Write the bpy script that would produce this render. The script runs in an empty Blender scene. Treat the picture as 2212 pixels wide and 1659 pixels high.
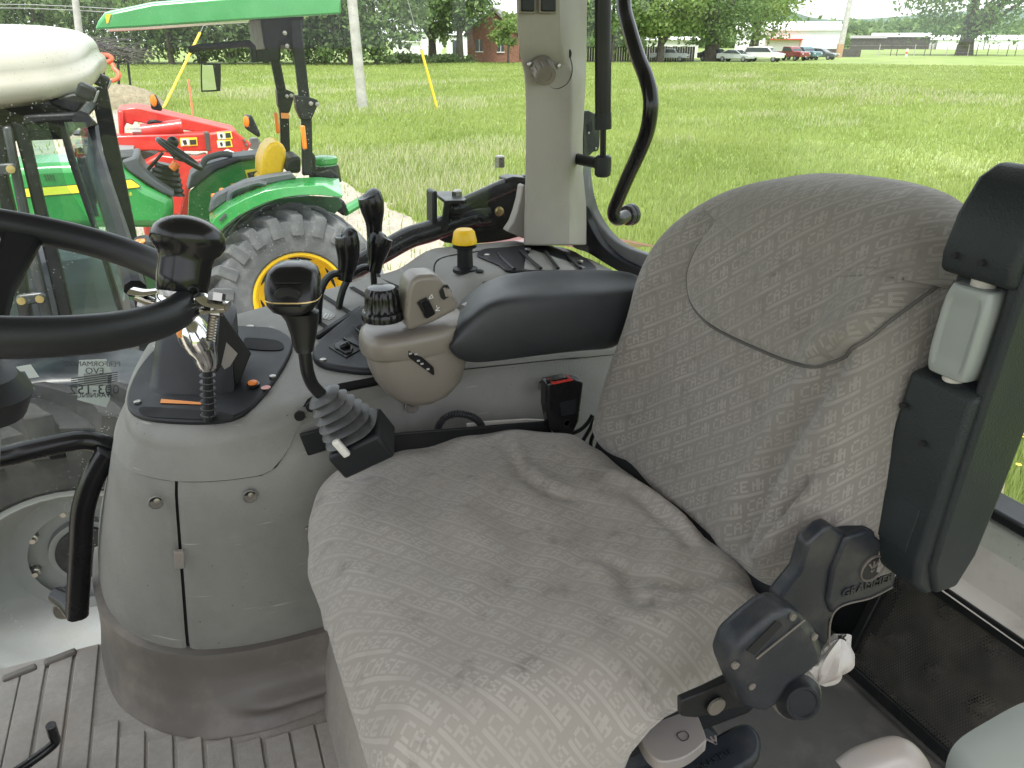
import bpy, math, random
import numpy as np
from mathutils import Vector, Matrix
random.seed(7); RNG = np.random.default_rng(11)
SC = bpy.context.scene; COL = SC.collection
R = math.radians
# ------------------------------------------------------------------ camera (x = rearwards, y = to the tractor's right, z = up, cab floor = 0)
HC, PITCH, YAW, FPX = 1.2, R(24.0), R(22.8), 1671.0
HD = Vector((math.sin(YAW), math.cos(YAW), 0)); RT = Vector((math.cos(YAW), -math.sin(YAW), 0)); ZU = Vector((0, 0, 1))
FW = HD*math.cos(PITCH) - ZU*math.sin(PITCH); UP = ZU*math.cos(PITCH) + HD*math.sin(PITCH)
CAM = Vector((0, 0, HC))
cd = bpy.data.cameras.new('camera'); cam = bpy.data.objects.new('camera', cd); COL.objects.link(cam)
cam.matrix_world = Matrix.Translation(CAM) @ Matrix((RT, UP, -FW)).transposed().to_4x4()
cd.sensor_width = 36; cd.lens = 36*FPX/2212; cd.clip_start = .02; cd.clip_end = 4000
SC.camera = cam
# ------------------------------------------------------------------ daylight: bright thin overcast, soft sun
SUN_EL, SUN_AZ = R(68), R(200)
SC.world = bpy.data.worlds.new('World'); SC.world.use_nodes = True
_n = SC.world.node_tree; _bg = _n.nodes['Background']
_sky = _n.nodes.new('ShaderNodeTexSky'); _sky.sky_type = 'NISHITA'; _sky.sun_disc = False
_sky.sun_elevation = SUN_EL; _sky.sun_rotation = SUN_AZ; _sky.dust_density = 3.0; _sky.air_density = 1.0; _sky.ozone_density = 1.5
_tc = _n.nodes.new('ShaderNodeTexCoord'); _mp = _n.nodes.new('ShaderNodeMapping'); _mp.inputs['Scale'].default_value = (1.2, 1.2, 4.5)
_nz = _n.nodes.new('ShaderNodeTexNoise'); _nz.inputs['Scale'].default_value = 2.1; _nz.inputs['Detail'].default_value = 7; _nz.inputs['Roughness'].default_value = .55
_cr = _n.nodes.new('ShaderNodeValToRGB'); _cr.color_ramp.elements[0].position = .34; _cr.color_ramp.elements[0].color = (.35, .35, .35, 1); _cr.color_ramp.elements[1].position = .62; _cr.color_ramp.elements[1].color = (.92, .92, .92, 1)
_mx = _n.nodes.new('ShaderNodeMix'); _mx.data_type = 'RGBA'; _mx.inputs['B'].default_value = (8.3, 8.35, 8.4, 1)
_n.links.new(_tc.outputs['Generated'], _mp.inputs['Vector']); _n.links.new(_mp.outputs[0], _nz.inputs['Vector'])
_n.links.new(_nz.outputs['Fac'], _cr.inputs[0]); _n.links.new(_cr.outputs[0], _mx.inputs['Factor'])
_n.links.new(_sky.outputs[0], _mx.inputs['A']); _n.links.new(_mx.outputs['Result'], _bg.inputs['Color'])
_bg.inputs['Strength'].default_value = .15
_sl = bpy.data.lights.new('sun', 'SUN'); _so = bpy.data.objects.new('sun', _sl); COL.objects.link(_so)
_sl.energy = 2.6; _sl.angle = R(12); _sl.color = (1, .96, .9)
_sd = Vector((math.sin(SUN_AZ)*math.cos(SUN_EL), math.cos(SUN_AZ)*math.cos(SUN_EL), math.sin(SUN_EL)))
_so.rotation_euler = _sd.to_track_quat('Z', 'Y').to_euler()
vs = SC.view_settings; vs.view_transform = 'Standard'; vs.look = 'None'; vs.gamma = 1; vs.exposure = 1.15; vs.use_curve_mapping = False
SC.cycles.max_bounces = 8; SC.cycles.transparent_max_bounces = 24; SC.cycles.caustics_reflective = False; SC.cycles.caustics_refractive = False
SC.cycles.use_denoising = True
GZ = -1.45                                   # the ground outside
# ------------------------------------------------------------------ where a line of sight meets a known plane of the cab
def ray(u, v): return FW + RT*((u-1106)/FPX) - UP*((v-829.5)/FPX)
def PZ(u, v, z): d = ray(u, v); return CAM + d*((z-HC)/d.z)
def PX(u, v, x): d = ray(u, v); return CAM + d*(x/d.x)
def PY(u, v, y): d = ray(u, v); return CAM + d*(y/d.y)
def PW(u, v, w): return CAM + ray(u, v)*w
# ------------------------------------------------------------------ mesh helpers
def lerp(a, b, t): return a + (b-a)*t
def pw(x, xs, ys): return float(np.interp(x, xs, ys))
def sm(x, a, b): t = min(1, max(0, (x-a)/(b-a))); return t*t*(3-2*t)
def spline(pts, n=8, closed=False):
    P = [Vector(p) for p in pts]; out = []; m = len(P)
    for i in range(m if closed else m-1):
        p0 = P[(i-1) % m] if closed or i > 0 else P[0]*2-P[1]
        p1 = P[i]; p2 = P[(i+1) % m]
        p3 = P[(i+2) % m] if closed or i+2 < m else P[-1]*2-P[-2]
        for k in range(n):
            t = k/n
            out.append(.5*((2*p1)+(p2-p0)*t+(2*p0-5*p1+4*p2-p3)*t*t+(3*p1-p0-3*p2+p3)*t**3))
    if not closed: out.append(P[-1].copy())
    return out
class MB:
    def __init__(s): s.v = []; s.f = []; s.uv = None
    def add(s, vs, fs):
        b = len(s.v); s.v += [tuple(p) for p in vs]; s.f += [tuple(i+b for i in q) for q in fs]; return s
    def box(s, c, d, rot=None):
        hx, hy, hz = d[0]/2, d[1]/2, d[2]/2; c = Vector(c)
        vs = [Vector((x, y, z)) for x in (-hx, hx) for y in (-hy, hy) for z in (-hz, hz)]
        if rot is not None: vs = [rot @ p for p in vs]
        return s.add([p+c for p in vs], [(0, 1, 3, 2), (4, 6, 7, 5), (0, 4, 5, 1), (2, 3, 7, 6), (0, 2, 6, 4), (1, 5, 7, 3)])
    def loft(s, rings, cap=True, closed=True):
        n = len(rings[0]); vs = [p for r_ in rings for p in r_]; fs = []
        for i in range(len(rings)-1):
            for j in range(n if closed else n-1):
                a = i*n+j; b = i*n+(j+1) % n; fs.append((a, b, b+n, a+n))
        if cap and closed: fs.append(tuple(range(n-1, -1, -1))); fs.append(tuple((len(rings)-1)*n+k for k in range(n)))
        return s.add(vs, fs)
    def tube(s, pts, r, n=12, cap=True, flat=1.0):
        P = [Vector(p) for p in pts]; m = len(P); rs = r if isinstance(r, (list, tuple)) else [r]*m
        T = [(P[min(i+1, m-1)]-P[max(i-1, 0)]).normalized() for i in range(m)]
        a = T[0].cross(ZU);  a = T[0].cross(Vector((1, 0, 0))) if a.length < .05 else a
        a.normalize(); rings = []
        for i in range(m):
            a = (a - T[i]*a.dot(T[i])).normalized(); b = T[i].cross(a)
            rings.append([P[i]+(a*math.cos(q)+b*math.sin(q)*flat)*rs[i] for q in (2*math.pi*k/n for k in range(n))])
        return s.loft(rings, cap)
    def lathe(s, prof, o=(0, 0, 0), axis=(0, 0, 1), n=24, cap=True):
        ax = Vector(axis).normalized(); a = ax.cross(Vector((0, 1, 0)));  a = ax.cross(Vector((1, 0, 0))) if a.length < .05 else a
        a.normalize(); b = ax.cross(a); o = Vector(o)
        return s.loft([[o+ax*h+(a*math.cos(2*math.pi*k/n)+b*math.sin(2*math.pi*k/n))*max(r, 1e-5) for k in range(n)] for r, h in prof], cap)
    def prism(s, poly, dv):
        dv = Vector(dv); A = [Vector(p) for p in poly]; return s.loft([A, [p+dv for p in A]])
    def grid(s, nu, nv, fn):
        vs = [fn(i/nu, j/nv) for j in range(nv+1) for i in range(nu+1)]
        return s.add(vs, [(j*(nu+1)+i, j*(nu+1)+i+1, (j+1)*(nu+1)+i+1, (j+1)*(nu+1)+i) for j in range(nv) for i in range(nu)])
    def ball(s, c, r, n=12, sc=(1, 1, 1)):
        c = Vector(c); rings = []
        for i in range(n//2+1):
            q = math.pi*i/(n//2); rr = max(math.sin(q), 1e-3)
            rings.append([c+Vector((sc[0]*r*rr*math.cos(2*math.pi*k/n), sc[1]*r*rr*math.sin(2*math.pi*k/n), -sc[2]*r*math.cos(q))) for k in range(n)])
        return s.loft(rings)
    def build(s, name, mat=None, parent=None, smooth=35, bevel=0, seg=2, sub=0, fix=True):
        me = bpy.data.meshes.new(name); me.from_pydata(s.v, [], s.f); me.update()
        if fix:
            import bmesh
            bm = bmesh.new(); bm.from_mesh(me); bmesh.ops.recalc_face_normals(bm, faces=bm.faces); bm.to_mesh(me); bm.free()
        if s.uv is not None:
            l = me.uv_layers.new(name='UVMap'); idx = np.empty(len(me.loops), dtype=np.int32); me.loops.foreach_get('vertex_index', idx)
            l.data.foreach_set('uv', np.array(s.uv, dtype=np.float32)[idx].ravel())
        if smooth:
            me.polygons.foreach_set('use_smooth', [True]*len(me.polygons)); me.set_sharp_from_angle(angle=R(smooth))
        o = bpy.data.objects.new(name, me); COL.objects.link(o)
        if mat: me.materials.append(MAT[mat] if isinstance(mat, str) else mat)
        if parent: under(o, parent)
        if bevel:
            b = o.modifiers.new('bevel', 'BEVEL'); b.width = bevel; b.segments = seg; b.limit_method = 'ANGLE'; b.angle_limit = R(35); b.harden_normals = False
        if sub:
            m = o.modifiers.new('sub', 'SUBSURF'); m.levels = sub; m.render_levels = sub
        return o
def tag(o, label, cat=None, group=None, kind=None):
    o['label'] = label
    if cat: o['category'] = cat
    if group: o['group'] = group
    if kind: o['kind'] = kind
    return o
def thing(name, label, cat, loc=(0, 0, 0), group=None, kind=None):
    o = bpy.data.objects.new(name, None); COL.objects.link(o); o.location = loc; o.empty_display_size = .1
    bpy.context.view_layer.update()
    return tag(o, label, cat, group, kind)
def under(o, parent):
    """parent o without moving it"""
    o.parent = parent
    if parent.type == 'EMPTY': o.matrix_parent_inverse = Matrix.Translation(parent.location).inverted()
    return o
def copy_tree(o, parent=None):
    c = o.copy(); COL.objects.link(c)
    if parent: c.parent = parent
    for ch in list(o.children): copy_tree(ch, c)
    return c
# text as flat mesh lettering; frame: origin, x direction, y direction
def lettering(txt, o, ex, ey, size, name='lettering', mat='white_print', parent=None, depth=0.0, bold=0, sx=1.0):
    cu = bpy.data.curves.new('t', 'FONT'); cu.body = txt; cu.size = size; cu.align_x = 'CENTER'; cu.align_y = 'CENTER'; cu.extrude = depth; cu.offset = bold; cu.resolution_u = 2
    t = bpy.data.objects.new('t', cu); COL.objects.link(t); bpy.context.view_layer.update()
    me = bpy.data.meshes.new_from_object(t.evaluated_get(bpy.context.evaluated_depsgraph_get())); bpy.data.objects.remove(t); bpy.data.curves.remove(cu)
    ex = Vector(ex).normalized(); ey = Vector(ey); ey = (ey-ex*ey.dot(ex)).normalized(); ez = ex.cross(ey)
    M = Matrix((ex*sx, ey, ez)).transposed().to_4x4(); M.translation = Vector(o); me.transform(M)
    ob = bpy.data.objects.new(name, me); COL.objects.link(ob); me.materials.clear(); me.materials.append(MAT[mat])
    if parent: under(ob, parent)
    return ob
# ------------------------------------------------------------------ materials
MAT = {}
def M(name, col, rough=.5, metal=0, var=.12, vs=6, bump=0, bs=300, coat=0, dirt=None, da=.3, ds=4, spec=.5, grain='noise', fine=None, scratch=0, speck=0):
    m = bpy.data.materials.new(name); m.use_nodes = True; nt = m.node_tree; N = nt.nodes; L = nt.links; b = N['Principled BSDF']
    tc = N.new('ShaderNodeTexCoord'); co = tc.outputs['Object']
    def noise(s, d=4, r=.55):
        n = N.new('ShaderNodeTexNoise'); n.inputs['Scale'].default_value = s; n.inputs['Detail'].default_value = d; n.inputs['Roughness'].default_value = r; L.new(co, n.inputs['Vector']); return n.outputs['Fac']
    def ramp(f, a, b_, c0=0., c1=1.):
        r = N.new('ShaderNodeMapRange'); r.inputs[1].default_value = a; r.inputs[2].default_value = b_; r.inputs[3].default_value = c0; r.inputs[4].default_value = c1; L.new(f, r.inputs[0]); return r.outputs[0]
    def mix(f, A, B, mode='MIX'):
        x = N.new('ShaderNodeMix'); x.data_type = 'RGBA'; x.blend_type = mode
        for k, val in (('Factor', f), ('A', A), ('B', B)):
            if isinstance(val, (tuple, list)): x.inputs[k].default_value = (*val, 1)
            elif isinstance(val, (int, float)): x.inputs[k].default_value = val
            else: L.new(val, x.inputs[k])
        return x.outputs['Result']
    c = col
    if var:
        c = mix(ramp(noise(vs), .3, .7), tuple(q*(1-var) for q in col), tuple(min(1, q*(1+var)) for q in col))
    if fine: c = mix(ramp(noise(fine[0], 3, .7), .35, .65), c, mix(1.0, c, (fine[1],)*3, 'MULTIPLY'))
    if dirt: c = mix(ramp(noise(ds, 8, .68), .48, .72, 0, da), c, dirt)
    if scratch:
        w = N.new('ShaderNodeTexNoise'); mp = N.new('ShaderNodeMapping'); mp.inputs['Scale'].default_value = (9, 9, 160); mp.inputs['Rotation'].default_value = (.6, .9, .3); L.new(co, mp.inputs[0]); L.new(mp.outputs[0], w.inputs['Vector']); w.inputs['Scale'].default_value = 1; w.inputs['Detail'].default_value = 2
        c = mix(ramp(w.outputs['Fac'], .70, .76, 0, scratch), c, tuple(min(1, q*1.9+.05) for q in col))
    if speck:
        vo = N.new('ShaderNodeTexVoronoi'); vo.inputs['Scale'].default_value = 55; L.new(co, vo.inputs['Vector'])
        k1 = ramp(vo.outputs['Distance'], .07, .11, 1., 0.); k2 = ramp(noise(9, 3), .5, .62); mm = N.new('ShaderNodeMath'); mm.operation = 'MULTIPLY'; L.new(k1, mm.inputs[0]); L.new(k2, mm.inputs[1]); ms = N.new('ShaderNodeMath'); ms.operation = 'MULTIPLY'; ms.inputs[1].default_value = speck; L.new(mm.outputs[0], ms.inputs[0])
        c = mix(ms.outputs[0], c, tuple(q*.3 for q in col))
    if isinstance(c, tuple): b.inputs['Base Color'].default_value = (*c, 1)
    else: L.new(c, b.inputs['Base Color'])
    L.new(ramp(noise(vs*2.3), .25, .75, max(0, rough-.09), min(1, rough+.09)), b.inputs['Roughness'])
    b.inputs['Metallic'].default_value = metal; b.inputs['Coat Weight'].default_value = coat; b.inputs['Coat Roughness'].default_value = .06; b.inputs['Specular IOR Level'].default_value = spec
    if bump:
        bp = N.new('ShaderNodeBump'); bp.inputs['Strength'].default_value = bump; bp.inputs['Distance'].default_value = .002
        if grain == 'leather':
            vo = N.new('ShaderNodeTexVoronoi'); vo.feature = 'SMOOTH_F1'; vo.inputs['Scale'].default_value = bs; L.new(co, vo.inputs['Vector']); L.new(vo.outputs['Distance'], bp.inputs['Height'])
        else: L.new(noise(bs, 3, .6), bp.inputs['Height'])
        L.new(bp.outputs[0], b.inputs['Normal'])
    MAT[name] = m; return m
def S(r, g, b):  # sRGB 0-255 -> linear
    return tuple(((c/255+.055)/1.055)**2.4 if c > 10 else c/255/12.92 for c in (r, g, b))
M('console_plastic', (.212, .209, .192), .6, var=.08, vs=5, bump=.25, bs=420, grain='leather', dirt=(.13, .125, .11), da=.4, ds=7, scratch=.6, speck=.8)
M('pillar_plastic', (.305, .285, .256), .55, var=.06, vs=4, bump=.12, bs=500, dirt=(.2, .175, .15), da=.4, ds=5, scratch=.2)
M('pod_plastic', (.195, .172, .147), .34, var=.05, vs=6, dirt=(.12, .1, .085), da=.25, ds=8, scratch=.15)
M('mat_rubber', (.335, .312, .283), .7, var=.12, vs=9, bump=.35, bs=260, dirt=(.33, .26, .2), da=.5, ds=5, fine=(90, .86), scratch=.12)
M('trim_rubber', (.135, .122, .108), .5, var=.12, vs=6, bump=.1, bs=200, dirt=(.3, .25, .2), da=.5, ds=6, scratch=.3)
M('floor_brown', (.052, .049, .045), .75, var=.2, vs=7, bump=.2, bs=220, dirt=(.16, .148, .132), da=.5, ds=6)
M('black_plastic', (.014, .015, .017), .42, var=.1, bump=.12, bs=480, spec=.25, dirt=(.04, .037, .034), da=.2, ds=9, scratch=.12)
M('black_gloss', (.008, .008, .009), .25, var=.1, spec=.32, dirt=(.04, .037, .034), da=.1, ds=12, coat=.08)
M('black_satin', (.010, .0105, .011), .32, var=.1, spec=.25, dirt=(.05, .048, .045), da=.2, ds=10)
M('black_vinyl', (.018, .02, .024), .45, var=.08, bump=.3, bs=700, spec=.55, dirt=(.06, .057, .053), da=.2, ds=8)
M('blue_black', (.016, .019, .024), .38, var=.1, bump=.1, bs=400, spec=.3, dirt=(.14, .125, .105), da=.28, ds=11, scratch=.2)
M('armrest_shell', (.014, .018, .019), .5, var=.08, bump=.25, bs=520, spec=.25, grain='leather', dirt=(.05, .05, .046), da=.15, ds=6)
M('void', (.004, .004, .004), .8, var=0)
M('rubber', (.05, .051, .052), .42, var=.25, vs=20, dirt=(.2, .195, .19), da=.5, ds=14)
M('chrome', (.78, .77, .75), .13, metal=1, var=.04, dirt=(.25, .2, .15), da=.12, ds=20)
M('steel', (.33, .32, .3), .32, metal=1, var=.1, dirt=(.2, .15, .1), da=.3, ds=25)
M('brass', (.55, .42, .2), .4, metal=1, var=.1)
M('yellow_plastic', (.8, .50, .01), .42, var=.05, dirt=(.35, .2, .02), da=.3, ds=30)
M('orange_plastic', (.75, .2, .03), .45, var=.05)
M('orange_print', (.8, .3, .08), .6, var=.05)
M('pink_print', (.6, .3, .28), .6, var=.05)
M('red_plastic', (.5, .03, .02), .45, var=.08, dirt=(.2, .05, .04), da=.4, ds=40)
M('grey_soft', (.215, .235, .22), .42, var=.05, dirt=(.24, .24, .22), da=.3, ds=9)
M('lever_grey', (.235, .215, .203), .42, var=.06, dirt=(.3, .24, .18), da=.5, ds=14)
M('white_print', (.7, .7, .68), .6, var=.06)
M('grey_print', (.34, .34, .33), .6, var=.06)
M('black_print', (.02, .02, .02), .6, var=0)
M('white_plastic', (.68, .66, .62), .4, var=.06, dirt=(.3, .22, .15), da=.5, ds=10)
M('plastic_bag', (.46, .435, .41), .35, var=.1, vs=14, dirt=(.3, .2, .15), da=.5, ds=12)
M('headliner', (.33, .32, .30), .85, var=.06)
M('shelf_beige', (.5, .475, .43), .5, var=.08, vs=6, dirt=(.24, .2, .16), da=.6, ds=7, bump=.06, bs=300)
M('window_frame', (.026, .03, .036), .38, var=.12, dirt=(.14, .135, .13), da=.35, ds=6)
M('cab_red', (.36, .02, .028), .35, var=.05, coat=.3)
# printed seat cover: words and an emblem woven in rows, each over a bar
def fabric(name, base, word, stain):
    m = bpy.data.materials.new(name); m.use_nodes = True; nt = m.node_tree; N = nt.nodes; L = nt.links; b = N['Principled BSDF']; MAT[name] = m
    uv = N.new('ShaderNodeUVMap'); uv.uv_map = 'UVMap'; sp = N.new('ShaderNodeSeparateXYZ')
    wn = N.new('ShaderNodeTexNoise'); wn.inputs['Scale'].default_value = 9; L.new(uv.outputs[0], wn.inputs['Vector'])      # the knit pulls a little out of line
    wv = N.new('ShaderNodeVectorMath'); wv.operation = 'MULTIPLY_ADD'; wv.inputs[1].default_value = (.005, .005, 0); L.new(wn.outputs['Color'], wv.inputs[0]); L.new(uv.outputs[0], wv.inputs[2])
    L.new(wv.outputs[0], sp.inputs[0])
    def mth(op, a, b_=None, c=None):
        n = N.new('ShaderNodeMath'); n.operation = op
        for k, q in enumerate((a, b_, c)):
            if q is None: continue
            if isinstance(q, (int, float)): n.inputs[k].default_value = q
            else: L.new(q, n.inputs[k])
        return n.outputs[0]
    U, V_ = sp.outputs[0], sp.outputs[1]
    rv = mth('DIVIDE', V_, .026); row = mth('FLOOR', rv); q = mth('FRACT', rv)
    p = mth('FRACT', mth('DIVIDE', mth('ADD', mth('SUBTRACT', U, mth('MULTIPLY', q, .006)), mth('MULTIPLY', row, .0455)), .085))
    gl = {'C': (' ###', '#   ', '#   ', '#   ', ' ###'), 'A': (' ## ', '#  #', '####', '#  #', '#  #'), 'S': (' ###', '#   ', ' ## ', '   #', '### '), 'E': ('####', '#   ', '### ', '#   ', '####'), 'I': ('  ##  ', '# ## #', '######', '# ## #', '# ## #')}
    rows = [' '.join(gl[k][i] for k in 'CASE') + '  ' + gl['I'][i] for i in range(5)]
    acc = None
    bands = [(.93-.115*i-.0575, .0575, rr.ljust(30)[:30]) for i, rr in enumerate(rows)] + [(.195, .085, '#'*27+'   ')]
    for cen, half, rr in bands:
        cr = N.new('ShaderNodeValToRGB'); e = cr.color_ramp; e.interpolation = 'CONSTANT'
        st = [(0, rr[0] == '#')] + [(i/30, rr[i] == '#') for i in range(1, 30) if (rr[i] == '#') != (rr[i-1] == '#')]
        e.elements[0].position = 0; e.elements[0].color = (st[0][1],)*3+(1,)
        e.elements.remove(e.elements[1])
        for pos, on in st[1:]:
            k = e.elements.new(pos); k.color = (on, on, on, 1)
        L.new(p, cr.inputs[0]); x = mth('MULTIPLY', cr.outputs[0], mth('COMPARE', q, cen, half))
        acc = x if acc is None else mth('ADD', acc, x)
    def noise(s, d, r, vec=None):
        n = N.new('ShaderNodeTexNoise'); n.inputs['Scale'].default_value = s; n.inputs['Detail'].default_value = d; n.inputs['Roughness'].default_value = r; L.new(vec or uv.outputs[0], n.inputs['Vector']); return n.outputs['Fac']
    def mr(f, a, b_, c, d):
        r = N.new('ShaderNodeMapRange'); L.new(f, r.inputs[0])
        for k, q_ in enumerate((a, b_, c, d)): r.inputs[k+1].default_value = q_
        return r.outputs[0]
    def mix(f, A, B, mode='MIX'):
        x = N.new('ShaderNodeMix'); x.data_type = 'RGBA'; x.blend_type = mode
        for k, val in (('Factor', f), ('A', A), ('B', B)):
            if isinstance(val, tuple): x.inputs[k].default_value = (*val, 1)
            elif isinstance(val, (int, float)): x.inputs[k].default_value = val
            else: L.new(val, x.inputs[k])
        return x.outputs['Result']
    worn = mr(noise(14, 3, .6), .3, .7, .3, .95)
    c = mix(mth('MULTIPLY', acc, worn), base, word)
    kn = N.new('ShaderNodeTexWave'); kn.inputs['Scale'].default_value = 260; kn.bands_direction = 'X'; kn.inputs['Distortion'].default_value = .6; L.new(uv.outputs[0], kn.inputs['Vector'])
    c = mix(mr(kn.outputs['Fac'], 0, 1, 0, .35), c, mix(1, c, (.78, .78, .78), 'MULTIPLY'))
    c = mix(mr(noise(3.2, 5, .6), .35, .75, 0, .55), c, mix(1, c, (.84, .80, .765), 'MULTIPLY'))
    c = mix(mr(noise(17, 6, .66), .57, .70, 0, stain), c, (.07, .06, .055))
    L.new(c, b.inputs['Base Color']); b.inputs['Roughness'].default_value = .92; b.inputs['Specular IOR Level'].default_value = .15
    b.inputs['Sheen Weight'].default_value = .25; b.inputs['Sheen Roughness'].default_value = .5
    bp = N.new('ShaderNodeBump'); bp.inputs['Strength'].default_value = .35; bp.inputs['Distance'].default_value = .0012
    L.new(mth('ADD', mth('MULTIPLY', acc, .8), mth('MULTIPLY', kn.outputs['Fac'], .5)), bp.inputs['Height'])
    bp2 = N.new('ShaderNodeBump'); bp2.inputs['Strength'].default_value = .5; bp2.inputs['Distance'].default_value = .006
    L.new(noise(20, 4, .55), bp2.inputs['Height']); L.new(bp2.outputs[0], bp.inputs['Normal']); L.new(bp.outputs[0], b.inputs['Normal'])
fabric('seat_cloth', (.288, .264, .236), (.37, .345, .313), .45)
fabric('back_cloth', (.2, .185, .166), (.285, .267, .243), .35)
def glass(name, dirt=.05, speck=.35, tint=(.93, .97, .95), refl=.12, vscale=75):
    m = bpy.data.materials.new(name); m.use_nodes = True; nt = m.node_tree; N = nt.nodes; L = nt.links; MAT[name] = m
    N.remove(N['Principled BSDF']); out = N['Material Output']
    tr = N.new('ShaderNodeBsdfTransparent'); tr.inputs[0].default_value = (*tint, 1)
    gl = N.new('ShaderNodeBsdfGlossy'); gl.inputs['Roughness'].default_value = .02; gl.inputs[0].default_value = (.9, .95, 1, 1)
    fr = N.new('ShaderNodeFresnel'); fr.inputs[0].default_value = 1.35
    mn = N.new('ShaderNodeMath'); mn.operation = 'MINIMUM'; mn.inputs[1].default_value = refl; L.new(fr.outputs[0], mn.inputs[0]); mx = N.new('ShaderNodeMixShader'); L.new(mn.outputs[0], mx.inputs[0]); L.new(tr.outputs[0], mx.inputs[1]); L.new(gl.outputs[0], mx.inputs[2])
    df = N.new('ShaderNodeBsdfDiffuse'); df.inputs[0].default_value = (.62, .62, .58, 1); tl = N.new('ShaderNodeBsdfTranslucent'); tl.inputs[0].default_value = (.62, .62, .58, 1); ad = N.new('ShaderNodeMixShader'); ad.inputs[0].default_value = .5
    L.new(df.outputs[0], ad.inputs[1]); L.new(tl.outputs[0], ad.inputs[2])
    tc = N.new('ShaderNodeTexCoord')
    def nz(s, a, b, c, d, det=4):
        n = N.new('ShaderNodeTexNoise'); n.inputs['Scale'].default_value = s; n.inputs['Detail'].default_value = det; n.inputs['Roughness'].default_value = .6; L.new(tc.outputs['Object'], n.inputs['Vector'])
        r = N.new('ShaderNodeMapRange'); L.new(n.outputs['Fac'], r.inputs[0])
        for k, q in enumerate((a, b, c, d)): r.inputs[k+1].default_value = q
        return r.outputs[0]
    film = nz(3.5, .3, .75, dirt*.4, dirt*1.6, 6)
    vo = N.new('ShaderNodeTexVoronoi'); vo.inputs['Scale'].default_value = vscale; L.new(tc.outputs['Object'], vo.inputs['Vector'])
    r1 = N.new('ShaderNodeMapRange'); L.new(vo.outputs['Distance'], r1.inputs[0]); r1.inputs[1].default_value = .12; r1.inputs[2].default_value = .20; r1.inputs[3].default_value = 1; r1.inputs[4].default_value = 0
    mu = N.new('ShaderNodeMath'); mu.operation = 'MULTIPLY'; L.new(r1.outputs[0], mu.inputs[0]); L.new(nz(5, .44, .62, 0, speck, 3), mu.inputs[1])
    ad2 = N.new('ShaderNodeMath'); ad2.operation = 'ADD'; ad2.use_clamp = True; L.new(film, ad2.inputs[0]); L.new(mu.outputs[0], ad2.inputs[1])
    m2 = N.new('ShaderNodeMixShader'); L.new(ad2.outputs[0], m2.inputs[0]); L.new(mx.outputs[0], m2.inputs[1]); L.new(ad.outputs[0], m2.inputs[2]); L.new(m2.outputs[0], out.inputs[0])
glass('window_glass', .014, .55, vscale=130)
glass('rear_glass', .02, .25, refl=.06, vscale=110)
glass('cab_glass', .03, .05, (.72, .85, .80))
M('sticker_film', (.6, .62, .6), .5, var=.1)
M('sticker_ink', (.05, .055, .06), .6, var=.1)
M('grille_metal', (.035, .034, .032), .4, var=.25, vs=30, dirt=(.2, .17, .12), da=.25, ds=16)
M('filter_shade', (.11, .098, .078), .9, var=.4, vs=25)
def foliage(name, c0, c1, tr=.48, rough=.6):
    m = bpy.data.materials.new(name); m.use_nodes = True; nt = m.node_tree; N = nt.nodes; L = nt.links; b = N['Principled BSDF']; MAT[name] = m
    ge = N.new('ShaderNodeNewGeometry'); mx = N.new('ShaderNodeMix'); mx.data_type = 'RGBA'; mx.inputs['A'].default_value = (*c0, 1); mx.inputs['B'].default_value = (*c1, 1)
    L.new(ge.outputs['Random Per Island'], mx.inputs['Factor']); L.new(mx.outputs['Result'], b.inputs['Base Color']); b.inputs['Roughness'].default_value = rough; b.inputs['Specular IOR Level'].default_value = .3
    t = N.new('ShaderNodeBsdfTranslucent'); L.new(mx.outputs['Result'], t.inputs[0]); s = N.new('ShaderNodeMixShader'); s.inputs[0].default_value = tr
    L.new(b.outputs[0], s.inputs[1]); L.new(t.outputs[0], s.inputs[2]); L.new(s.outputs[0], N['Material Output'].inputs[0])
foliage('leaf_dark', (.105, .17, .075), (.23, .31, .13)); foliage('leaf_mid', (.10, .18, .055), (.21, .30, .10)); foliage('leaf_light', (.15, .24, .065), (.29, .38, .12))
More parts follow.
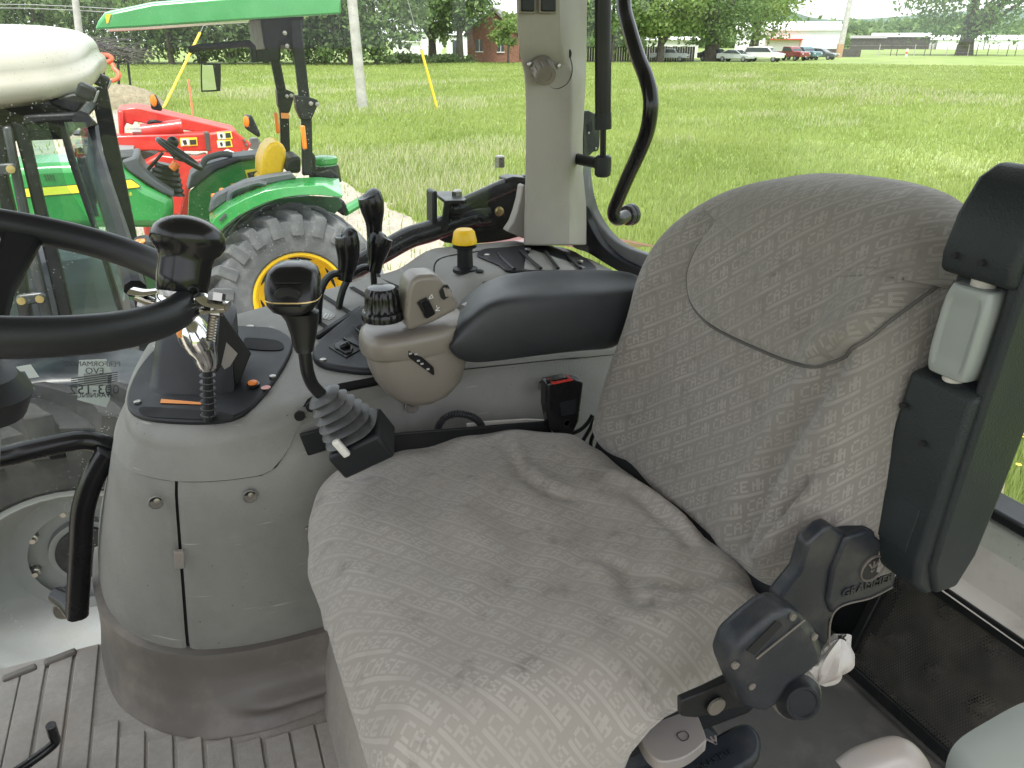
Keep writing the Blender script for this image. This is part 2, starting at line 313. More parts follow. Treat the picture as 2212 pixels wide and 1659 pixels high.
def blades(name, c0, c1, c2):
    m = bpy.data.materials.new(name); m.use_nodes = True; nt = m.node_tree; N = nt.nodes; L = nt.links; b = N['Principled BSDF']; MAT[name] = m
    ge = N.new('ShaderNodeNewGeometry'); tc = N.new('ShaderNodeTexCoord'); nz = N.new('ShaderNodeTexNoise'); nz.inputs['Scale'].default_value = .22; nz.inputs['Detail'].default_value = 4; L.new(tc.outputs['Object'], nz.inputs['Vector'])
    r = N.new('ShaderNodeMapRange'); r.inputs[1].default_value = .35; r.inputs[2].default_value = .65; L.new(nz.outputs['Fac'], r.inputs[0])
    a = N.new('ShaderNodeMix'); a.data_type = 'RGBA'; a.inputs['A'].default_value = (*c0, 1); a.inputs['B'].default_value = (*c1, 1); L.new(r.outputs[0], a.inputs['Factor'])
    d = N.new('ShaderNodeMix'); d.data_type = 'RGBA'; d.inputs['B'].default_value = (*c2, 1); L.new(a.outputs['Result'], d.inputs['A'])
    r2 = N.new('ShaderNodeMapRange'); r2.inputs[1].default_value = .45; r2.inputs[2].default_value = 1; r2.inputs[4].default_value = .7; L.new(ge.outputs['Random Per Island'], r2.inputs[0]); L.new(r2.outputs[0], d.inputs['Factor'])
    L.new(d.outputs['Result'], b.inputs['Base Color']); b.inputs['Roughness'].default_value = .6; b.inputs['Specular IOR Level'].default_value = .25
    t = N.new('ShaderNodeBsdfTranslucent'); L.new(d.outputs['Result'], t.inputs[0]); s = N.new('ShaderNodeMixShader'); s.inputs[0].default_value = .4
    L.new(b.outputs[0], s.inputs[1]); L.new(t.outputs[0], s.inputs[2]); L.new(s.outputs[0], N['Material Output'].inputs[0])
blades('grass_blades', (.205, .278, .055), (.29, .358, .09), (.37, .41, .165)); blades('seed_heads', (.40, .42, .22), (.46, .44, .28), (.38, .44, .2))
M('field_soil', (.185, .255, .054), .9, var=.25, vs=.35, dirt=(.34, .34, .16), da=.4, ds=.12, fine=(6, .7))
M('gravel', (.36, .32, .26), .9, var=.25, vs=1.2, fine=(22, .55), dirt=(.42, .36, .26), da=.5, ds=.8, bump=.5, bs=30)
M('bark', (.09, .075, .06), .9, var=.3, vs=3, bump=.5, bs=8)
M('pole_wood', (.40, .385, .36), .85, var=.2, vs=2, bump=.3, bs=12, dirt=(.2, .18, .16), da=.4, ds=3)
M('pole_rust', (.42, .25, .15), .85, var=.2, vs=2)
M('guy_yellow', (.75, .5, .03), .5, var=.08)
M('wire', (.25, .25, .25), .5, metal=.6, var=0)
M('brick', (.27, .125, .085), .85, var=.25, vs=4, fine=(9, .75))
M('roof_grey', (.2, .19, .18), .85, var=.15)
M('white_wall', (.75, .75, .74), .6, var=.05)
M('dark_wood', (.06, .055, .05), .85, var=.3, vs=2)
M('window_dark', (.04, .05, .06), .15, var=.1)
M('tail_red', (.4, .02, .02), .3, var=0)
for n_, c_ in (('car_white', (.72, .71, .68)), ('car_red', (.2, .03, .03)), ('car_teal', (.05, .13, .16)), ('car_grey', (.07, .085, .09)), ('car_silver', (.42, .44, .45)), ('car_black', (.03, .03, .035))): M(n_, c_, .25, coat=.5, var=.04)
M('tyre', (.022, .023, .024), .65, var=.2, vs=8, spec=.3, dirt=(.09, .087, .08), da=.4, ds=5, bump=.2, bs=60)
M('tyre_dusty', (.095, .099, .104), .8, var=.2, vs=6, dirt=(.21, .212, .21), da=.55, ds=6, bump=.25, bs=50)
M('green_paint', (.03, .24, .055), .28, coat=.5, var=.08, dirt=(.12, .3, .14), da=.2, ds=3)
M('green_dark', (.015, .06, .02), .5, var=.2)
M('yellow_paint', (.72, .46, .008), .35, coat=.3, var=.06, dirt=(.4, .26, .05), da=.3, ds=5)
M('yellow_decal', (.8, .68, .05), .5, var=.03)
M('grey_vinyl', (.06, .066, .075), .55, var=.1)
M('red_paint', (.52, .028, .022), .38, coat=.3, var=.08, dirt=(.45, .15, .13), da=.35, ds=3)
M('cream_paint', (.34, .322, .268), .35, var=.03, dirt=(.5, .49, .42), da=.25, ds=3)
M('cab_black', (.009, .0098, .0115), .45, var=.12, spec=.22, dirt=(.07, .07, .07), da=.22, ds=14)
M('rim_silver', (.18, .187, .192), .65, metal=0, var=.12, vs=3, dirt=(.16, .15, .13), da=.5, ds=4)
M('straw', (.25, .21, .14), .9, var=.25, vs=4, fine=(18, .6))
M('hill_wood', (.09, .13, .10), .9, var=.25, vs=.03)
M('flower_yellow', (.8, .6, .05), .6, var=.05)
M('weathered_wood', (.22, .17, .125), .85, var=.25, vs=12, bump=.4, bs=40)
M('orange_lens', (.8, .2, .02), .25, var=.05)
M('marker_red', (.7, .12, .06), .5, var=0)
M('mirror_face', (.62, .64, .6), .06, metal=1, var=0)
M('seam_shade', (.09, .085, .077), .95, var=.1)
M('plug_tan', (.13, .115, .095), .7, var=.2)
M('frame_grey', (.16, .168, .175), .4, var=.1, dirt=(.28, .27, .25), da=.4, ds=6)
# ================================================================== OUR CAB: floor, platform, roof
def CR(x0, y0, sc): return lambda x, y: ((x0+x/sc)/1.15732, (y0+y/sc)/1.15732)
c3 = CR(1200, 0, 2.5917); c4 = CR(1700, 1200, 2.3047); c5 = CR(0, 500, 3.319); c6 = CR(600, 450, 3.319); c7 = CR(1060, 550, 3.0155)
c1 = CR(700, 900, 2.765); c9 = CR(0, 1500, 2.458); cB = CR(240, 780, 3.191); cA = CR(2100, 420, 2.44); cL = CR(0, 900, 2.0735)
fl = MB().box((-.45, .72, -.03), (1.16, 1.66, .06)).build('floor', 'mat_rubber'); tag(fl, 'ribbed grey-brown rubber mat on the cab floor', 'floor', kind='structure')
e0, e1 = PZ(0, 1466, 0), PZ(212, 1384, 0)
def ribbar(x, y0, y1, w=.043, h=.005):
    m = MB().box((x, (y0+y1)/2, h/2+.0005), (w, abs(y1-y0), h)); return m.build('rib', 'mat_rubber', fl, bevel=.002)
for k_ in ((655, 745), (815, 812), (985, 836), (1163, 843), (1342, 852), (1525, 850), (1700, 820), (1855, 772), (2005, 735), (540, 278), (380, 338), (210, 402), (50, 472)):
    q_ = PZ(*c9(*k_), .005); ribbar(q_.x, .1, q_.y-.004)
for k in range(1, 6): ribbar(PZ(*c9(50, 472), .005).x-.061*k, .1, PZ(*c9(50, 472), .005).y-.03*k)
d = (e1-e0).normalized(); nrm = Vector((-d.y, d.x, 0))
for k in range(-4, 4):
    c = e0 + d*(.035+.075*k) - nrm*.014
    if c.x < -.32: MB().box(c+Vector((0, 0, .005)), (.062, .02, .012), Matrix.Rotation(math.atan2(d.y, d.x), 3, 'Z')).build('rib', 'trim_rubber', fl, bevel=.005)
pl = MB().box((.60, .70, .07), (.9, 1.24, .14)); plo = pl.build('seat_platform', 'floor_brown', bevel=.012); tag(plo, 'raised brown floor platform carrying the driver seat', 'platform', kind='structure')
# sloped mat edge running down the front of the platform
MB().loft([[Vector(q) for q in ((.095, y, .002), (.13, y, .15), (.15, y, .15), (.15, y, .002))] for y in (.05, .6, 1.19, 1.225)]).build('mat_edge', 'mat_rubber', fl, bevel=.006)
rf = MB().box((.12, .765, 1.66), (2.1, 1.81, .08)).build('cab_roof', 'headliner'); tag(rf, 'pale headliner under the roof of the cab', 'roof', kind='structure')  # roof is out of view; its left edge is drawn out to shade the seat
dsh = MB().box((-.86, .83, .36), (.34, .95, .74)).build('dashboard', 'console_plastic', bevel=.06); tag(dsh, 'grey dashboard in front of the steering wheel, added out of view to cut bounced light', 'dashboard', kind='structure')  # unseen block, added to cut low bounced light and deepen the blacks
lws = MB().box((.72, -.30, .26), (.9, .06, .62)).build('added_left_wall', 'console_plastic', bevel=.02); tag(lws, 'low grey side wall added out of view by the left door to block light', 'wall', kind='structure')  # unseen wall, added to keep low light off the console
for x_ in (-.98, 1.12): tag(MB().box((x_, -.02, .8), (.09, .10, 1.68)).build('added_cab_post', 'pillar_plastic', bevel=.02), 'front left cab post, added out of view to block light' if x_ < 0 else 'rear left cab post, added out of view to block light', 'post', kind='structure')  # unseen posts, added to close the cab in against side light
# ================================================================== SIDE CONSOLE
XC = .09
def outline(s, z):
    ax = pw(z, [0, .14, .5, .6], [.385, .39, .325, .275]); yi = pw(z, [0, .14, .5, .62], [1.236, 1.232, 1.25, 1.262])
    if s < .5: return lerp(.93, XC, s*2), yi
    t = (s-.5)*math.pi; c, n = math.cos(t), math.sin(t); e = 2/2.7
    y_ = 1.70-(1.70-yi)*abs(c)**e; return XC-ax*abs(n)**e+.19*max(0, y_-1.36)*sm(z, .2, .58), y_
def ztop(x, y):
    k = min(1, max(0, (y-1.27)/.41))
    z = lerp(.60+.13*min(.45, max(-.3, x)), .645+.165*x, k)
    return lerp(z, pw(x, [.5, .72, .82, .93], [.758, .757, .73, .69]), sm(x, .42, .53)*sm(y, 1.35, 1.46))
def on_top(u, v, off=0.):
    d = ray(u, v); t = .75; f = lambda t: (CAM+d*t).z-ztop((CAM+d*t).x, (CAM+d*t).y)-off
    while t < 2.6 and (f(t) > 0 or (CAM+d*t).y < 1.2): t += .01
    a, b = t-.01, t
    for _ in range(18):
        m_ = (a+b)/2
        if f(m_) > 0: a = m_
        else: b = m_
    return CAM+d*b
console = thing('side_console', 'grey moulded side console running beside the seat, with worn lower panels', 'console', (0.3, 1.45, 0))
def zseam(s):
    x = outline(s, .5)[0]; return pw(x, [-.3, .05, .075, .1, .125, .15, .2, .4, .72, 1], [.505, .503, .512, .54, .585, .615, .63, .638, .62, .60])
def wall(name, s0, s1, lo, hi, mat, off=0., nu=60, nv=14, lean=0.0):
    def fn(i, j):
        z = lerp(lo(s0), hi(s0), j); s = lerp(s0(z) if callable(s0) else s0, s1(z) if callable(s1) else s1, i)
        z = lerp(lo(s), hi(s), j); x, y = outline(s, z)
        x2, y2 = outline(min(s+.004, 1), z); x1, y1 = outline(max(s-.004, 0), z); t = Vector((x2-x1, y2-y1, 0)).normalized(); n = Vector((t.y, -t.x, 0)); n = -n if n.dot(Vector((x-.35, y-1.75, 0))) < 0 else n
        roll = .004*(1-min(1, min(j, 1-j)*nv/1.2)) + .004*(1-min(1, min(i, 1-i)*nu/1.2))
        return Vector((x, y, z))+n*(off-roll)
    m = MB().grid(nu, nv, fn); return m
svert = lambda z: .5+.5*(.395+.03*(.5-z))     # where the two lower panels meet
core = wall('core', 0, 1, lambda s: .02, lambda s: zseam(s)+.012, None, -.010); core.build('console_core', 'void', console)
lo_l = wall('', 0.6545, 1, lambda s: .142, lambda s: zseam(s)-.003, None, .0); lo_l.build('lower_panel', 'console_plastic', console)
lo_r = wall('', 0, .6485, lambda s: .142, lambda s: zseam(s)-.003, None, .0, nu=90); lpr = lo_r.build('lower_panel', 'console_plastic', console)
# cap: wall above the seam, rolled edge, top
def cap_pt(i, j, off=0):
    s = i
    zs = zseam(s); x0, y0 = outline(s, .56); rr = .035; zt = ztop(x0, y0); x0, y0 = outline(s, max(zt-rr, zs+.002))
    if j < .3:
        z = lerp(zs, max(zt-rr, zs+.002), j/.3); x, y = outline(s, z); return Vector((x, y, z))
    tx, ty = lerp(x0, max(x0, -.02), 1) if x0 < -.02 else x0, 1.70
    D = Vector((tx-x0, ty-y0, 0)); Ld = max(D.length, 1e-4)
    if j < .55:
        a = (j-.3)/.25*math.pi/2; ins = rr*1.3*(1-math.cos(a)); P = Vector((x0, y0, 0))+D/Ld*min(ins, Ld); return Vector((P.x, P.y, ztop(P.x, P.y)-rr*(1-math.sin(a))))
    k = lerp(min(1, rr*1.3/Ld), 1, (j-.55)/.45); P = Vector((x0, y0, 0))+D*k; return Vector((P.x, P.y, ztop(P.x, P.y)))
capm = MB().grid(120, 40, cap_pt).build('top_panel', 'console_plastic', console, smooth=60)
# rubber foot trim flaring on to the floor
def foot(i, j):
    s = lerp(.47, 1, i); x, y = outline(s, .14); k = 1-j
    x2, y2 = outline(min(s+.004, 1), .14); x1, y1 = outline(max(s-.004, 0), .14); t = Vector((x2-x1, y2-y1, 0)).normalized(); n = Vector((t.y, -t.x, 0)); n = -n if n.dot(Vector((x-.35, y-1.75, 0))) < 0 else n
    amt = pw(x, [-.3, -.24, -.1, .0, .09], [.012, .035, .06, .055, .045])
    prof = pw(j, [0, .12, .35, .6, .9, 1], [1, .72, .34, .12, .05, -.08]); lip = .026*math.exp(-((j-.28)/.09)**2)*sm(x, -.08, .02)
    return Vector((x, y, .152*min(1, j/.93)+.002)) + n*(amt*prof+lip+.009-.035*max(0, (j-.93)/.07))
MB().grid(60, 24, foot).build('foot_trim', 'trim_rubber', console, smooth=60)
# screw pockets in the panels
def inner(u, v, y=1.252): return PY(u, v, y)
def pocket(u, v, r=.011, y=1.247, screw=True):
    p = PY(u, v, y); o = MB().lathe([(r*1.12, .0), (r*1.1, -.0025), (r, -.003), (r*.92, .001), (r*.9, .001)], p, (0, 1, 0), 20).build('screw_pocket', 'console_plastic', console)
    MB().lathe([(r*.95, -.0012), (r*.94, -.0018)], p, (0, 1, 0), 20).build('pocket_shade', 'trim_rubber', o); MB().prism([p+Vector((r*.93*math.cos(q), -.0021, r*.93*math.sin(q))) for q in (math.pi*(.12+.76*k/10) for k in range(11))], (0, .0003, 0)).build('pocket_shadow', 'void', o)  # darker disc and black upper segment stand in for shade in the recess
    if screw: MB().lathe([(r*.45, -.002), (r*.42, -.0035), (.001, -.004)], p+Vector((.002, 0, .004)), (0, 1, 0), 12).build('screw', 'steel', o)
for u, v, r, y in ((540, 1072, .0115, 1.244), (337, 1085, .0115, 1.283), (1173, 830, .0125, 1.248), (890, 878, .0125, 1.247)): pocket(u, v, r, y)
for u, v in ((647, 897), (672, 878)): MB().lathe([(.0095, 0), (.0095, -.004), (.001, -.0042)], PY(u, v, 1.252), (0, 1, 0), 18).build('bolt_hole', 'void', console)
MB().lathe([(.006, 0), (.005, -.003), (.001, -.004)], PY(664, 1142, 1.244), (0, 1, 0), 12).build('screw', 'steel', console)
tb = PY(388, 1208, 1.262); MB().box(tb, (.017, .01, .036), Matrix.Rotation(.12, 3, 'Y')).build('latch_tab', 'lever_grey', console, bevel=.002)
pp = [PY(u, v, 1.247) for u, v in ((645, 935), (712, 918), (728, 962), (664, 982))]; MB().prism(pp, (0, -.008, 0)).build('vent_pad', 'black_plastic', console, bevel=.003)
# ---- front plate with two lever gates
def top_poly(px, off, h, n=5): return [Vector(p) for p in spline([on_top(u, v, off) for u, v in px], n, True)]
plate = MB().prism(top_poly([(276, 880), (282, 845), (305, 800), (345, 755), (400, 722), (470, 712), (545, 714), (595, 719), (628, 738), (632, 762), (615, 800), (585, 845), (550, 885), (515, 908), (470, 918), (400, 920), (330, 914), (290, 902)], -.004, .01), (0, 0, .011)).build('gate_plate', 'black_plastic', console, bevel=.004)
def on_plate(u, v, h=.0085): return on_top(u, v, h)
def slot(px, name='gate_slot', par=None):
    a = [on_plate(u, v, .0077) for u, v in px]; return MB().prism(spline(a, 4, True), (0, 0, .0008)).build(name, 'void', par or plate)
slot([(300, 888), (306, 880), (330, 880), (420, 886), (490, 893), (503, 900), (500, 906), (470, 908), (400, 905), (320, 900)])
slot([(528, 733), (540, 730), (590, 734), (610, 742), (612, 752), (600, 757), (560, 756), (530, 750)])
def screw_on(u, v, par, h=.009, r=.0065, fn=on_plate):
    p = fn(u, v, h); return MB().lathe([(r, -.002), (r, .001), (r*.7, .0022), (.001, .0024)], p, (0, 0, 1), 14).build('screw', 'steel', par)
for q in ((330, 715), (1408, 512)): screw_on(*cB(*q), plate)
q = cB(1255, 588); bp_ = on_plate(*q); MB().lathe([(.0115, 0), (.0115, .004), (.0095, .0045)], bp_, n=18).build('button_ring', 'black_gloss', plate); MB().lathe([(.0085, .003), (.0085, .008), (.006, .0095), (.001, .01)], bp_, n=18).build('button', 'orange_plastic', plate)
q = on_plate(*cB(1355, 603)); MB().lathe([(.0085, 0), (.0085, .0008)], q, n=18).build('warning_sticker', 'pink_print', plate)
MB().prism([on_plate(*cB(*k)) for k in ((520, 695), (840, 722), (840, 738), (512, 725))], (0, 0, .0006)).build('speed_wedge', 'orange_print', plate)
# throttle housing and fin
hb = [on_plate(*k, .008) for k in ((316, 842), (335, 852), (400, 856), (470, 856), (498, 850), (512, 800), (500, 770), (420, 752), (360, 752), (328, 790))]
hc_ = sum(hb, Vector())/len(hb)
hs = MB().loft([[hc_+(p-hc_)*k+Vector((.008*j, .012*j, h)) for p in hb] for j, (k, h) in enumerate(((1.03, -.004), (1, .004), (.95, .05), (.90, .085), (.82, .1), (.6, .106)))]).build('throttle_housing', 'black_plastic', plate, smooth=50)
yb = hb[4].y; f0 = hb[4]
fin = [PY(*cB(*k), yb+.03) for k in ((985, 0), (1005, 0), (1240, 335), (1225, 365), (1110, 660), (1095, 672), (950, 470))]
MB().prism(fin, (0, .006, 0)).build('fin', 'black_plastic', plate, bevel=.002)
fi2 = [PY(*cB(*k), yb+.028) for k in ((1040, 240), (1130, 330), (1040, 480), (1000, 420))]; MB().prism(fi2, (0, -.001, 0)).build('gauge_window', 'lever_grey', plate)
# ---- switch panel
swp = MB().prism(top_poly([(676, 780), (688, 752), (735, 712), (785, 674), (830, 660), (870, 700), (870, 770), (845, 802), (800, 815), (745, 811), (695, 800)], -.004, .02), (0, 0, .016)).build('switch_panel', 'black_plastic', console, bevel=.006, seg=3)
P6 = lambda x, y, h=.012: on_top(*c6(x, y), h)
MB().prism([P6(*k, .0125) for k in ((735, 1390), (940, 1200), (1040, 1290), (1020, 1400), (880, 1480))], (0, 0, .002)).build('switch_bed', 'black_satin', swp, bevel=.001)
for pg in (((780, 1375), (845, 1340), (940, 1400), (920, 1440), (880, 1450), (790, 1400)), ((850, 1320), (930, 1270), (1040, 1350), (1000, 1400)), ((950, 1240), (1010, 1200), (1060, 1260), (1060, 1320))):
    MB().prism([P6(*k, .0145) for k in pg], (0, 0, .004)).build('rocker_switch', 'black_gloss', swp, bevel=.0015)
kk = P6(855, 1400, .016); MB().box(kk+Vector((.004, 0, .006)), (.02, .012, .012), Matrix.Rotation(-.4, 3, 'Y')).build('toggle', 'black_gloss', swp, bevel=.004)
screw_on(*c6(690, 1490), swp, .0125)
MB().prism([P6(*k, -.002) for k in ((628, 1310), (990, 1080), (1020, 1090), (1020, 1105), (660, 1330), (632, 1332))], (0, 0, .011)).build('trim_bar', 'black_plastic', console, bevel=.003)
# ---- lever gates and their printed marks
for a, b_ in (((680, 955), (912, 1103)), ((925, 890), (1075, 978)), ((1135, 785), (1380, 925)), ((625, 1165), (722, 1224))):
    p, q = P6(*a, .0006), P6(*b_, .0006); e = (q-p).normalized().cross(ZU)*.0055
    MB().prism([p+e, q+e, q-e, p-e], (0, 0, .0012)).build('lever_slot', 'void', capm)
def print_on(poly, name='printed_mark', mat='white_print', h=.0012): return MB().prism([P6(*k, h) for k in poly], (0, 0, .0004)).build(name, mat, capm)
print_on([(640, 1060), (660, 1045), (790, 1110), (785, 1135), (740, 1165), (640, 1110)], 'lever_plate', 'grey_print', .0006)
o6 = P6(672, 1100, .0016); ex6 = P6(700, 1118, .0016)-P6(650, 1090, .0016); ey6 = P6(680, 1075, .0016)-P6(672, 1120, .0016)
lettering('N', o6, -ey6, ex6, .013, 'lever_letter', 'white_print', capm)
for a, b_ in (((690, 1140), (715, 1105)), ((715, 1148), (740, 1112)), ((745, 1138), (760, 1117)), ((672, 1140), (715, 1150))):
    p, q = P6(*a, .0014), P6(*b_, .0014); e = (q-p).normalized().cross(ZU)*.0011; MB().prism([p+e, q+e, q-e, p-e], (0, 0, .0004)).build('printed_mark', 'white_print', capm)
print_on([(1060, 890), (1080, 880), (1190, 940), (1185, 965), (1150, 960)], 'lever_plate', 'grey_print', .0006)
screw_on(*c6(82, 1215), capm, .002, .008, on_top); MB().lathe([(.0125, 0), (.012, .0012), (.009, .0002)], on_top(*c6(82, 1205)), n=18).build('screw_pocket', 'console_plastic', capm)
# ---- ribbed rear cover and the hump seams
cov = MB().prism(spline([on_top(*c7(*k), .0) for k in ((400, 268), (450, 236), (600, 222), (800, 206), (1000, 216), (1150, 262), (1300, 372), (1200, 400), (900, 400), (640, 400), (560, 350), (430, 295))], 4, True), (0, 0, .006)).build('ribbed_cover', 'black_plastic', console, bevel=.003)
for a in (((560, 250), (600, 300), (680, 370)), ((915, 235), (960, 300), (1010, 365)), ((730, 232), (800, 300), (880, 365)), ((1060, 250), (1110, 300), (1180, 365))):
    MB().tube(spline([on_top(*c7(*k), .006) for k in a], 5), .0045, 8, flat=.7).build('cover_rib', 'black_plastic', cov)
for k in ((475, 262), (782, 219), (1180, 310)): screw_on(*c7(*k), cov, .007, .007, on_top)
for sp_ in ([(75, 400), (80, 340), (110, 300), (200, 270), (400, 240), (640, 208)],): MB().tube(spline([on_top(*c7(*k), .0002) for k in sp_], 6), .0018, 6).build('seam', 'void', capm)
for k in ((420, 388),): MB().ball(on_top(*c7(*k), .002), .009, 12, (1, 1, .5)).build('plug', 'black_plastic', capm)
MB().lathe([(.014, 0), (.013, .002), (.001, .0022)], on_top(*c7(490, 470), 0), n=18).build('plug', 'black_plastic', capm)
# ================================================================== DRIVER SEAT
seat = thing('driver_seat', 'tractor seat in a loose grey patterned cloth cover, wrinkled and stained', 'seat', (.4, .83, .14))
def seg_d(p, poly):
    best = 9; side = 0
    for a, b in zip(poly[:-1], poly[1:]):
        ab = b-a; t = max(0, min(1, (p-a).dot(ab)/max(ab.length_squared, 1e-9))); q = a+ab*t; d = (p-q).length
        if d < best: best = d; side = ab.x*(p.y-a.y)-ab.y*(p.x-a.x); tt = t
    return best, (1 if side > 0 else -1)
def v2(p): return Vector((p.x, p.y))
c5b = CR(1400, 1000, 2.765); c8 = CR(700, 1300, 2.458)
ridges = []
def ridge(px, amp, wid, z=.53): ridges.append(([v2(p) for p in spline([PZ(u, v, z) for u, v in px], 4)], amp, wid))
ridge([c5b(*k) for k in ((360, 590), (470, 640), (600, 720), (760, 850), (860, 960), (930, 1060))], .011, .012)
ridge([c5b(*k) for k in ((330, 700), (480, 720), (640, 850), (760, 950), (880, 1090))], -.006, .010)
ridge([c1(*k) for k in ((1540, 620), (1610, 750), (1700, 870), (1850, 960), (2020, 990))], -.008, .011)
ridge([c1(*k) for k in ((1600, 620), (1690, 760), (1800, 860), (1950, 920))], .005, .014)
ridge([c5b(*k) for k in ((1500, 1390), (1300, 1410), (1050, 1420), (800, 1440), (560, 1410))], .008, .013)
ridge([c5b(*k) for k in ((1350, 1340), (1150, 1330), (900, 1360), (700, 1330), (560, 1240))], -.006, .012)
ridge([c5b(*k) for k in ((300, 1150), (420, 1200), (470, 1300), (520, 1420), (650, 1480))], -.007, .013)
ridge([c5b(*k) for k in ((230, 1200), (330, 1280), (360, 1400), (420, 1500))], .006, .016)
ridge([c5b(*k) for k in ((1330, 1560), (1100, 1530), (850, 1530), (500, 1580))], .006, .013)
ridge([c8(*k) for k in ((930, 830), (830, 880), (740, 940), (660, 1010), (610, 1090), (590, 1200))], .008, .008, .5)
ridge([c8(*k) for k in ((940, 860), (840, 920), (760, 990), (690, 1060), (650, 1150))], -.004, .008, .5)
ridge([c8(*k) for k in ((640, 520), (560, 550), (480, 620), (400, 720))], .006, .012, .5)
ridge([c8(*k) for k in ((300, 360), (330, 440), (300, 520))], -.008, .012, .5)
def cush_noise(x, y):
    p = Vector((x, y)); h = 0
    for poly, a, w in ridges:
        d, s = seg_d(p, poly); h += 1.0*a*math.exp(-(d/w)**2)
    h += .0022*math.sin(31*x+9*y)*math.sin(27*y-6*x+1)+.0025*math.sin(58*x-33*y+2*math.sin(21*y))
    return h
far_px = [(765, 1012), (800, 993), (850, 968), (920, 941), (1020, 922), (1110, 926), (1190, 942), (1260, 964), (1320, 1005), (1420, 1080), (1500, 1145), (1600, 1232), (1672, 1292)]
ol = [v2(PZ(u, v, .505)) for u, v in far_px] + [Vector(q) for q in ((.63, .60), (.60, .575), (.5, .556), (.38, .545), (.26, .54), (.18, .548), (.125, .58), (.098, .64))] + [v2(PZ(u, v, .49)) for u, v in ((682, 1240), (675, 1180), (676, 1120), (688, 1070), (718, 1036))]
OL = [Vector((p.x, p.y)) for p in spline([p.to_3d() for p in ol], 6, True)]
CC = Vector((.37, .83))
m = MB(); uvs = []; rings = []
def cush_uv(x, y, ex=0): return ((x*math.cos(R(-51))+y*math.sin(R(-51))), x*.777+y*.629+ex)
NR = 46
for i in range(1, NR+1):
    r = i/NR; ring = []
    for p in OL:
        q = CC+(p-CC)*r; e = max(0, (r-.72)/.28)
        z = .548 - .050*e**2.4 - .012*math.exp(-((q.x-.42)**2+(q.y-.83)**2)/.02) + cush_noise(q.x, q.y)*(1-e**6)
        z += .012*sm(q.x, .5, .62)-.012*sm(.62-q.y, 0, .08)
        ring.append(Vector((q.x, q.y, z))); uvs.append(cush_uv(q.x, q.y))
    rings.append(ring)
nO = len(OL)
for k, (h, o_) in enumerate(((.016, .006), (.034, .008), (.055, .004), (.08, -.004), (.105, -.006), (.13, -.008))):
    ring = []
    for j, p in enumerate(OL):
        d = (OL[(j+1) % nO]-OL[j-1]).normalized(); n = Vector((d.y, -d.x)); n = n if n.dot(p-CC) > 0 else -n
        front = sm(.22-p.x, 0, .1); near = sm(.70-p.y, 0, .1)*(1-sm(p.x, .335, .43)); rearn = sm(.70-p.y, 0, .1)*sm(p.x, .335, .43); skirt = max(front, near)
        w = math.sin(j*.55)*.010+math.sin(j*.23+1)*.008+math.sin(j*1.3)*.004
        hh = h*(.55+.45*skirt+.28*near-.38*rearn) + (w*.8 if k == 5 else 0)*skirt; off = o_ + w*(k/5)*skirt*1.1 - (.02*k/5)*(1-skirt) + .012*near*k/5
        q = p+n*off; ring.append(Vector((q.x, q.y, rings[NR-1][j].z-hh)))
        uvs.append(cush_uv(p.x+n.x*h, p.y+n.y*h))
    rings.append(ring)
m.loft(rings, cap=False); m.add([(CC.x, CC.y, .536)], []); uvs.append(cush_uv(CC.x, CC.y)); cix = len(m.v)-1
m.f += [(j, (j+1) % nO, cix) for j in range(nO)]; m.uv = uvs
cush = m.build('seat_cushion', 'seat_cloth', seat, smooth=0); cush.data.polygons.foreach_set('use_smooth', [True]*len(cush.data.polygons))
# frayed hem threads
hm = MB()
for j, p in enumerate(rings[-1]):
    for t in range(2):
        a = p+Vector((random.uniform(-.003, .003), random.uniform(-.003, .003), 0)); b = a+Vector((random.uniform(-.004, .004), random.uniform(-.004, .004), -random.uniform(.002, .008)))
        hm.add([a, a+Vector((.0008, .0004, 0)), b], [(0, 1, 2)])
h_ = hm.build('frayed_hem', 'seat_cloth', seat, smooth=0, fix=False); h_['kind'] = 'stuff'
# ---- backrest
def back_x(z): return .648+.36*(z-.53)
bol = [(1.085, .527), (1.108, .57), (1.118, .63), (1.12, .70), (1.127, .77), (1.137, .83), (1.133, .885), (1.108, .94), (1.06, .98), (.985, 1.01), (.89, 1.03), (.80, 1.04), (.72, 1.042), (.655, 1.036), (.597, 1.012), (.562, .96), (.545, .89), (.532, .80), (.524, .72), (.522, .65), (.54, .585), (.60, .545), (.68, .524), (.80, .512), (.92, .512), (1.02, .518)]
BO = [Vector((p.x, p.y)) for p in spline([Vector((a, b, 0)) for a, b in bol], 5, True)]; BC = Vector((.84, .74)); nB = len(BO)
bridges = [([Vector(q) for q in poly], a, w) for poly, a, w in (
    ([(.66, .86), (.69, .78), (.71, .70), (.715, .62), (.70, .55)], .010, .022), ([(.63, .84), (.655, .76), (.67, .68), (.665, .60)], -.012, .020),
    ([(.585, .69), (.60, .63), (.615, .585)], .008, .010), ([(.60, .70), (.617, .64), (.63, .60)], -.008, .010), ([(.585, .74), (.60, .70), (.605, .66)], -.007, .010), ([(.57, .67), (.585, .61), (.61, .57)], -.006, .009),
    ([(1.08, .56), (1.0, .60), (.93, .60)], .004, .02))]
def back_h(y, z, r):
    e = max(0, (r-.70)/.30); h = .048-.055*e**2.6
    h += (.028 if y > .84 else .046)*sm(abs(y-.84), .13, .24)*(1-sm(z, .86, 1.0))*(1-e**4)      # side bolsters
    h -= .010*math.exp(-((y-.84)/.12)**2-((z-.68)/.12)**2)
    for poly, a, w in bridges:
        d, _ = seg_d(Vector((y, z)), poly); h += 1.5*a*math.exp(-(d/w)**2)*(1-e**4)
    return h + .0016*math.sin(40*y+13*z)*math.sin(33*z-8*y)
